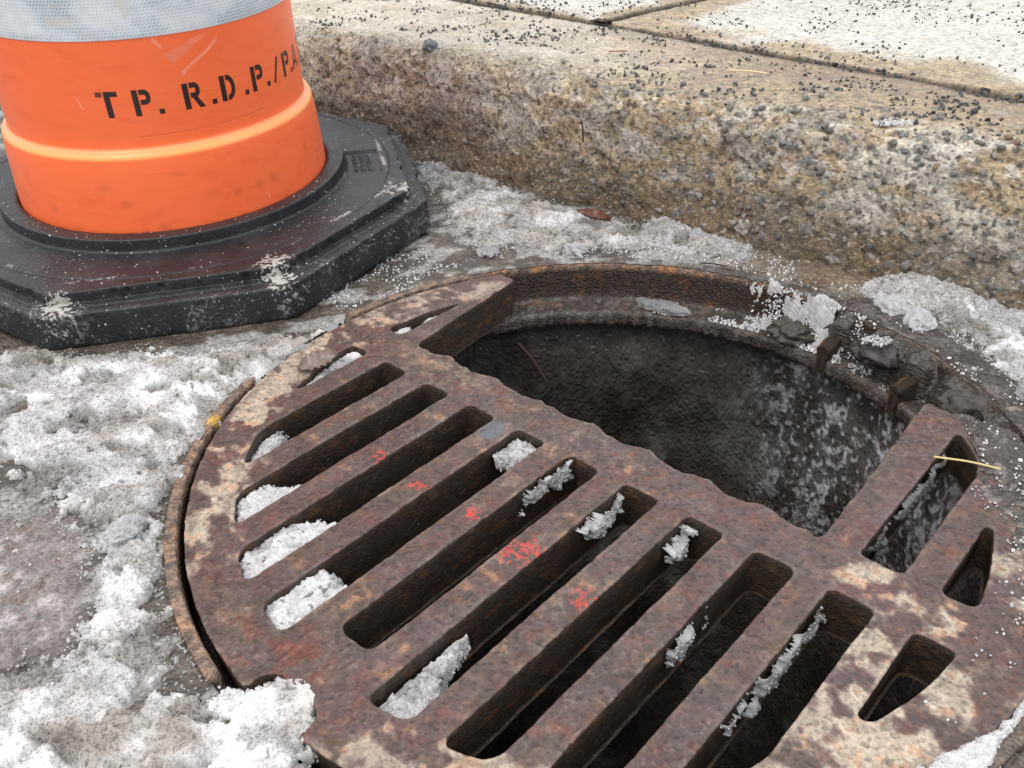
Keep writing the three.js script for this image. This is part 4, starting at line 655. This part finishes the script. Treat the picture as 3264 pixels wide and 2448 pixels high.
plug('long grey snow lump right of the empty square-ended slot', 0.039, 0.07, -0.292, -0.205, -0.012, 0.55, (u, v) => 0.047 + 0.022 * ss(-0.215, -0.268, v) - u, 260);
plug('dirty snow lump at the rib end of the slot under the grey leaf print', -0.074, -0.042, -0.06, -0.022, -0.008, 0.5, (u, v) => v + 0.056 - 0.55 * (u + 0.058), 160);
crust('ragged snow crust on the left wall of the sixth slot near the rib', 5, -1, -0.09, -0.026, -0.001, -0.024, 0.006, 0.64, 0.66, 200);
crust('oblong snow lump on the left wall of the seventh slot near the rib', 6, -1, -0.088, -0.03, -0.001, -0.02, 0.009, 0.7, 0.72, 200);
crust('icy snow lump in the rib corner of the eighth slot from the left', 7, -1, -0.058, -0.026, -0.001, -0.026, 0.01, 0.66, 0.74, 160);
crust('patch of ice on the left wall half way down the ninth slot', 8, -1, -0.145, -0.08, -0.005, -0.032, 0.005, 0.55, 0.56, 160);
crust('speckled ice crust on the left wall of the last long slot', 9, -1, -0.17, -0.026, -0.001, -0.03, 0.005, 0.46, 0.53, 260);
crust('dark icy crust on the left wall of the short slot right of the opening', 9, -1, 0.018, 0.175, -0.004, -0.038, 0.004, 0.22, 0.55, 200);
crust('small ice patch on the wall of the fourth slot under the grey bar', 3, 1, -0.115, -0.08, -0.01, -0.03, 0.003, 0.45, 0.58, 60);
crust('small ice patch on the wall of the fifth slot half way along', 4, 1, -0.122, -0.08, -0.012, -0.036, 0.003, 0.5, 0.58, 70);
sheet('thin grey mud film frozen over the right rim of the grate beside the short slot', 260, 60, (a, b) => {
  const ad = mix(2, 49, a), an = ad * Math.PI / 180, r = mix(0.262, 0.352, b), u = r * Math.cos(an), v = r * Math.sin(an), [x, z] = toWorld(u, v), n = fbm(x * 60 + 16, z * 60, 4), n2 = fbm(x * 300, z * 300, 2), m = (r - mix(0.318, 0.287, ss(4, 32, ad))) / 0.02 + 2.2 * (n - 0.5) + 0.5 * (n2 - 0.5), onIron = r > 0.331 ? 1 : -gsd(u, v) - 0.001;
  return [[x, 0.0002 + 0.0024 * ss(0, 1.2, m) * (0.4 + n) + 0.0014 * n2 * ss(0, 0.6, m), z], Math.min(m, onIron > 0 ? 1 : -1, (1 - a) * 30, (1 - b) * 30), (0.5 + 0.8 * n) * (0.5 + n2) * (1 + 1.6 * ss(0.6, 0.72, fbm(x * 140 + 50, z * 140, 3)))];
}, 0, 0.068, 0.3);
sheet('icy slush spilling from the rim down to the frame ledge above the opening', 190, 80, (a, b) => {
  const an = mix(101, 74, a) * Math.PI / 180, r = mix(0.306, 0.341, b), [x, z] = toWorld(r * Math.cos(an), r * Math.sin(an)), n = fbm(x * 75 + 6, z * 75, 4), n2 = fbm(x * 320, z * 320, 2), mid = 0.16 * ss(0.5, 0.2, Math.abs(a - 0.45 - 0.4 * (0.5 - b))), m = n - 0.53 + mid + 0.1 * (n2 - 0.5) - 0.3 * ss(0.08, 0, Math.min(a, 1 - a, b, 1 - b));
  worley(x * 300, z * 300); return [[x, mix(-0.041, 0.0012, ss(0.315, 0.336, r)) + 0.005 * ss(0, 0.14, m) * (0.4 + n2) - 0.001 * W[0], z], m, (0.7 + 0.5 * n) * (0.75 + 0.5 * n2)];
}, 420, 0.45);
sheet('snow packed into the gap between the grate and frame at the lower right', 150, 26, (a, b) => {
  const an = mix(-26, -4, a) * Math.PI / 180, w = 0.004 + 0.0095 * ss(-8, -20, an * 57.3), t = (b - 0.5) * 2, n = fbm(an * 50, b * 3 + 4, 3), r = 0.3338 + 0.011 * t, [x, z] = toWorld(r * Math.cos(an), r * Math.sin(an)), m = w - Math.abs(0.011 * t) + 0.007 * (n - 0.5) + 0.003 * (fbm(x * 400, z * 400, 2) - 0.5);
  return [[x, -0.0035 + 0.006 * ss(0, 0.006, m) + 0.0016 * fbm(x * 420, z * 420, 2), z], m, (0.75 + 0.4 * fbm(x * 160, z * 160, 3)) * (0.85 + 0.3 * fbm(x * 500, z * 500, 2))];
}, 500, 0.6);


// loose chunks of clear ice
function chunk(label, x, z, sx, sy, sz, turn, tone = 0.8, y = null) {
  const g = new THREE.IcosahedronGeometry(1, 4).deleteAttribute('uv'), m = mergeVertices(g.deleteAttribute('normal')), P = m.attributes.position, K = [], o = rr(0, 50);
  for (let i = 0; i < P.count; i++) { const a = P.getX(i), b = P.getY(i), c = P.getZ(i), s = 0.45 + 1.0 * fbm(a * 2.6 + o, b * 2.2 + c * 2.9 + o, 3) + 0.3 * (fbm(a * 7 + o, c * 7 + b * 6, 2) - 0.5), q = tone * (0.75 + 0.4 * fbm(a * 6 + o, c * 6 + b * 4, 2)); P.setXYZ(i, a * s * sx, b * s * sy, c * s * sz); K.push(q, q, q * 1.02); }
  m.setAttribute('color', new THREE.Float32BufferAttribute(K, 3)); const UV = []; for (let i = 0; i < P.count; i++) UV.push((P.getX(i) + P.getY(i)) / 0.12, (P.getZ(i) + P.getY(i)) / 0.12); m.setAttribute('uv', new THREE.Float32BufferAttribute(UV, 2)); const f = facet(m);
  const h = mesh('ice_chunk', f, iceMat); h.position.set(x, y ?? groundY(x, z) + sy * 0.55, z); h.rotation.y = turn; return tag(h, label, 'ice chunk');
}
{ const [x, z] = toWorld(0.314 * Math.cos(2.025), 0.314 * Math.sin(2.025)); chunk('grey ice lump frozen to the frame ledge beside the broken end of the grate', x, z, 0.03, 0.007, 0.011, -0.55, 0.42, -0.038); }
chunk('pale ice chunk on the mud, upper left of the two right of the frame', 0.38, -0.792, 0.013, 0.009, 0.019, 0.3);
chunk('pale ice chunk on the mud, lower right of the two beside the white snow', 0.396, -0.764, 0.015, 0.009, 0.017, -0.5);
chunk('grey rounded ice chunk at the right edge of the picture', 0.452, -0.63, 0.026, 0.012, 0.022, 0.6, 0.55);
chunk('white ice chunk at the front edge of the curb slush', 0.079, -0.962, 0.012, 0.007, 0.013, 0.9);
chunk('flat grey ice flake beside the rubber base corner', -0.022, -0.968, 0.012, 0.004, 0.014, 0.2, 0.6);
chunk('clear ice chunk under the left corner of the rubber base', -0.452, -0.728, 0.016, 0.008, 0.012, 0.1, 0.62);
chunk('flat bluish ice flake where the base edge meets the grate', -0.212, -0.764, 0.018, 0.004, 0.012, 0.7, 0.55);
chunk('round clear ice bead below the curb slush near the rim', 0.222, -0.982, 0.009, 0.007, 0.009, 0.4, 0.7);
chunk('small clear ice bead on the mud right of the curb slush', 0.262, -0.925, 0.008, 0.006, 0.008, 0.4, 0.7);
chunk('glassy ice flake lying in the snow left of the frame ring', -0.285, -0.5, 0.014, 0.006, 0.011, 0.9, 0.75, 0.01);

// ------------------------------------------------------------------ mud lumps, leaves, straws, twigs, pebble
function lumpOf(label, x, y, z, sx, sy, sz, col, name, category, seedO) {
  const m = mergeVertices(new THREE.IcosahedronGeometry(1, 5).deleteAttribute('uv').deleteAttribute('normal')), P = m.attributes.position, K = [];
  for (let i = 0; i < P.count; i++) { const a = P.getX(i), b = P.getY(i), c = P.getZ(i), n = fbm(a * 3 + seedO, b * 3 + c * 2.4 + 9, 4), s = 0.35 + 1.15 * n + 0.5 * (fbm(a * 9 + 3 + seedO, c * 9 + b * 8, 3) - 0.5), q = 0.4 + 1.2 * fbm(a * 7 + 9, c * 7 + b * 5 + seedO, 3); P.setXYZ(i, a * s * sx, b * s * sy, c * s * sz); K.push(col[0] * q, col[1] * q, col[2] * q); }
  m.setAttribute('color', new THREE.Float32BufferAttribute(K, 3)); m.computeVertexNormals();
  const h = mesh(name, m, std({ vertexColors: true, roughness: 0.5 })); h.position.set(x, y, z); return tag(h, label, category);
}
const gp = (r, ad) => toWorld(r * Math.cos(ad * Math.PI / 180), r * Math.sin(ad * Math.PI / 180));
{ const [x, z] = gp(0.318, 72.5); lumpOf('black wet lump of debris between the two rusty frame posts', x, -0.016, z, 0.024, 0.012, 0.022, [0.03, 0.026, 0.024], 'debris_lump', 'debris', 3); heap('white ice grains on top of the black debris lump', () => { const a = rr(0, 6.3), r = Math.sqrt(rnd()); return [x - 0.006 + 0.014 * r * Math.cos(a), -0.002 + 0.003 * rnd(), z + 0.004 + 0.009 * r * Math.sin(a), 1]; }, 90, 0.0013, 0.6, 'ice grains', 'ice_lump'); }
{ const [x, z] = gp(0.322, 89); lumpOf('dark brown leaf mush heaped on the frame ledge left of the first post', x, -0.034, z, 0.034, 0.012, 0.02, [0.05, 0.042, 0.034], 'debris_lump', 'debris', 21); }
{ const [x, z] = gp(0.326, 54); lumpOf('grey mud lump at the right end of the broken opening', x, -0.02, z, 0.028, 0.017, 0.018, [0.05, 0.045, 0.04], 'debris_lump', 'debris', 33); }
{ // mud sloping from the road over the buried rim down to the ledge
  const g = grid(220, 60, (i, j) => { const ad = mix(30, 88, i / 220), a = ad * Math.PI / 180, t = j / 60, end = ss(30, 37, ad) * ss(88, 82, ad), r = mix(0.372, 0.314 + 0.012 * fbm(ad * 0.5, 3, 3), t), [x, z] = toWorld(r * Math.cos(a), r * Math.sin(a)), n = fbm(x * 70, z * 70, 4), n2 = fbm(x * 260, z * 260, 2); const rec = Math.max(ss(2.4, 1.4, Math.abs(ad - 77.6)), ss(2.1, 1.2, Math.abs(ad - 61.3))); const y = mix(0.001 + 0.005 * n * ss(0, 0.2, t), -0.017 - 0.018 * rec + 0.012 * n, ss(0.5, 0.97, t)) + 0.0012 * (n2 - 0.5) - (t > 0.975 ? 0.03 : 0) - 0.02 * (1 - end) - (t < 0.02 ? 0.004 : 0), k = 0.45 + 0.7 * n + 0.5 * n2, c = [0.04 * k, 0.034 * k, 0.03 * k]; mixc(c, 0.11, 0.1, 0.095, ss(0.57, 0.7, fbm(x * 110 + 9, z * 110 + t * 4, 3)) * 0.5); mixc(c, 0.13, 0.085, 0.075, ss(0.06, 0, Math.abs(t - 0.62)) * 0.45); mulc(c, 1.75); return [x, y, z, x / 0.42 + y / 0.3, z / 0.42 - y / 0.3, ...c]; });
  { const N = g.attributes.normal; let s = 0; for (let k = 0; k < N.count; k++) s += N.getY(k); if (s < 0) { const f = g.index.array; for (let k = 0; k < f.length; k += 3) { const q = f[k + 1]; f[k + 1] = f[k + 2]; f[k + 2] = q; } g.computeVertexNormals(); } }
  tag(mesh('mud', g, std({ map: softMap, vertexColors: true, roughness: 0.27, bumpMap: softBump, bumpScale: 0.002, side: THREE.DoubleSide })), 'dark wet mud washed over the rim between the curb and the broken opening', 'mud', { kind: 'stuff' });
}
function blade(label, category, name, a, b, r, col, sag = 0.002, rough = 0.5) {
  const A = new THREE.Vector3(...a), B = new THREE.Vector3(...b), M = A.clone().lerp(B, 0.5); M.y += sag; M.x += sag * 0.8;
  const g = new THREE.TubeGeometry(new THREE.CatmullRomCurve3([A, M, B]), 14, r, 6); return tag(mesh(name, g, std({ color: new THREE.Color().setRGB(...col), roughness: rough })), label, category);
}
{ const [ax, az] = [0.326, -0.556], [bx, bz] = [0.37, -0.539]; blade('pale yellow straw lying across the short slot at the right', 'straw', 'straw', [ax, 0.0035, az], [bx, 0.0028, bz], 0.0009, [0.62, 0.5, 0.22], 0.0012); }
{ const p = toWorld(0.19, -0.138); blade('tiny pale straw stuck to the wall of the ninth slot', 'straw', 'straw', [p[0], -0.004, p[1]], [p[0] + 0.001, -0.02, p[1] + 0.006], 0.0006, [0.6, 0.52, 0.3], 0.001); }
{ const [x, z] = kerbXZ(0.0, 0.148); blade('pale straw on the curb top below the crack', 'straw', 'straw', [x - 0.025, 0.1475, z - 0.012], [x + 0.02, 0.1475, z + 0.009], 0.0009, [0.75, 0.62, 0.38], 0.001); }
{ const [x, z] = kerbXZ(-0.19, 0.155); blade('thin red brown twig on the curb top', 'twig', 'twig', [x - 0.013, 0.1475, z], [x + 0.012, 0.1475, z + 0.002], 0.0008, [0.3, 0.11, 0.05], 0.0006); }
{ const [x, z] = kerbXZ(0.48, crackW(0.48) - 0.002); blade('dark brown twig lying in the crack at the right', 'twig', 'twig', [x - 0.028, 0.1465, z - 0.024], [x + 0.02, 0.1465, z + 0.014], 0.0018, [0.05, 0.022, 0.015], 0.0012); }
{ const [x, z] = kerbXZ(-0.16, 0.022); blade('black stem stuck upright to the curb face', 'twig', 'twig', [x, 0.098, z + 0.01], [x + 0.001, 0.073, z + 0.016], 0.0011, [0.03, 0.022, 0.016], 0.001); }
{ const [x, z] = kerbXZ(0.435, 0.0); blade('black stem leaning on the curb foot above the white snow', 'twig', 'twig', [x + 0.008, 0.05, z - 0.012], [x, 0.018, z + 0.012], 0.0011, [0.04, 0.03, 0.02], 0.001); }
{ const a = gp(0.304, 146), b = gp(0.3, 140); blade('brown stem stuck to the shaft wall below the broken bar', 'twig', 'twig', [a[0], -0.075, a[1]], [b[0], -0.13, b[1]], 0.0018, [0.1, 0.06, 0.05], 0.002, 0.3); }
{ const a = gp(0.352, 108); blade('short black twig on the rim of the frame', 'twig', 'twig', [a[0] - 0.014, 0.003, a[1] - 0.004], [a[0] + 0.014, 0.002, a[1] + 0.005], 0.0009, [0.03, 0.025, 0.022], 0.001); }
function leaf(label, x, y, z, len, wid, turn, col, curl) {
  const g = grid(24, 10, (i, j) => { const t = i / 24, w = (j / 10 - 0.5) * 2, hw = wid * Math.pow(Math.sin(Math.PI * cl(t * 0.96 + 0.02)), 0.8) * (1 + 0.18 * Math.sin(t * 40 + j)), n = fbm(t * 9 + x * 99, w * 4 + 5, 3), k = 0.55 + 0.9 * n; return [(t - 0.5) * len, curl * w * w * wid * 2 + 0.004 * (fbm(t * 5 + 3, w * 2, 2) - 0.5) + (Math.abs(w) < 0.12 ? -0.0006 : 0), w * hw, t, w, col[0] * k, col[1] * k, col[2] * k]; });
  const m = mesh('leaf', g, new THREE.MeshPhysicalMaterial({ vertexColors: true, roughness: 0.4, side: THREE.DoubleSide })); m.position.set(x, y, z); m.rotation.set(0.1, turn, 0.08); return tag(m, label, 'leaf');
}
leaf('wet red brown curled leaf lying on the curb slush', 0.105, 0.015, -1.018, 0.05, 0.009, -0.75, [0.11, 0.035, 0.02], 0.22);
{ const p = toWorld(-0.283, -0.072); leaf('grey and orange leaf on the snow of the pointed first slot', p[0], 0.003, p[1], 0.04, 0.013, 0.5, [0.2, 0.15, 0.13], 0.2); }
{ const [x, z] = kerbXZ(-0.31, crackW(-0.31)); leaf('dark crumpled leaf where the slab joint meets the crack', x + 0.01, 0.147, z, 0.036, 0.006, -0.6, [0.06, 0.042, 0.035], 0.25); }
lumpOf('lone grey stone on the front edge of the curb behind the drum', -0.097, 0.143, -1.338, 0.012, 0.009, 0.012, [0.16, 0.165, 0.17], 'stone', 'stone', 40);
{ const [x, z] = kerbXZ(0.2, 0.075); heap('small white patch of frost on the tan curb top', () => { const a = rr(0, 6.3), r = Math.sqrt(rnd()); if (fbm(a * 3, r * 5, 2) < 0.4) return null; return [x + 0.022 * r * Math.cos(a), 0.1385 + 0.001 * rnd(), z + 0.012 * r * Math.sin(a), 1]; }, 220, 0.0012, 0.7, 'frost', 'frost_patch'); }

// ------------------------------------------------------------------ black grit on the curb and sidewalk
{
  const lists = [[], [], [], []]; let k = 0;
  const put = (s, w, size) => { const [x, z] = kerbXZ(s, w), t = rnd(), b = rr(0.035, 0.1) * (t < 0.12 ? 2.2 : 1), wc = crackW(s), y = w > wc ? 0.1465 + 0.006 * cl(w - 0.2, 0, 1) : w > wTop ? kerbTop(s, w) : 0.138 - 0.5 * (wTop - w); lists[k++ % 4].push([x, y + size * 0.35, z, size, b * 0.98, b, b * 1.05]); };
  for (let i = 0; i < 8000; i++) {
    const s = rr(-1.0, 0.8), w = rr(0.05, crackW(s)), clus = fbm(s * 22 + 5, w * 30, 3), d = clus + 0.08 * ss(-0.1, 0.3, s) + 0.42 * (rnd() - 0.5); if (d < 0.66) continue; put(s, w, rr(0.0008, 0.0026) * (rnd() < 0.08 ? 1.5 : 1));
  }
  for (let i = 0; i < 320; i++) { const s = rr(-1.0, 0.8), w = crackW(s) + 0.006 * (rnd() - 0.5) * 2; if (fbm(s * 20, 3, 3) < 0.45) continue; put(s, w - 0.0, rr(0.0015, 0.0035)); }
  for (let i = 0; i < 26000; i++) { const s = rr(-1.4, 1.6), w = crackW(s) + 0.005 + 1.5 * Math.pow(rnd(), 1.3), d = fbm(s * 12 + 3, w * 18, 3) + 0.06 * ss(0.15, 0.5, w - crackW(s)) + 0.4 * (rnd() - 0.5); if (d < 0.62) continue; put(s, w, rr(0.0007, 0.0026)); }
  const t = thing('grit', 'loose black grit strewn over the curb top and the pale sidewalk', 'grit', { kind: 'stuff' });
  lists.forEach((l, q) => scatter('grit_stone', ROCK[q], std({ color: 0xffffff, roughness: 0.6 }), l, t));
}
renderer.render(scene, camera);
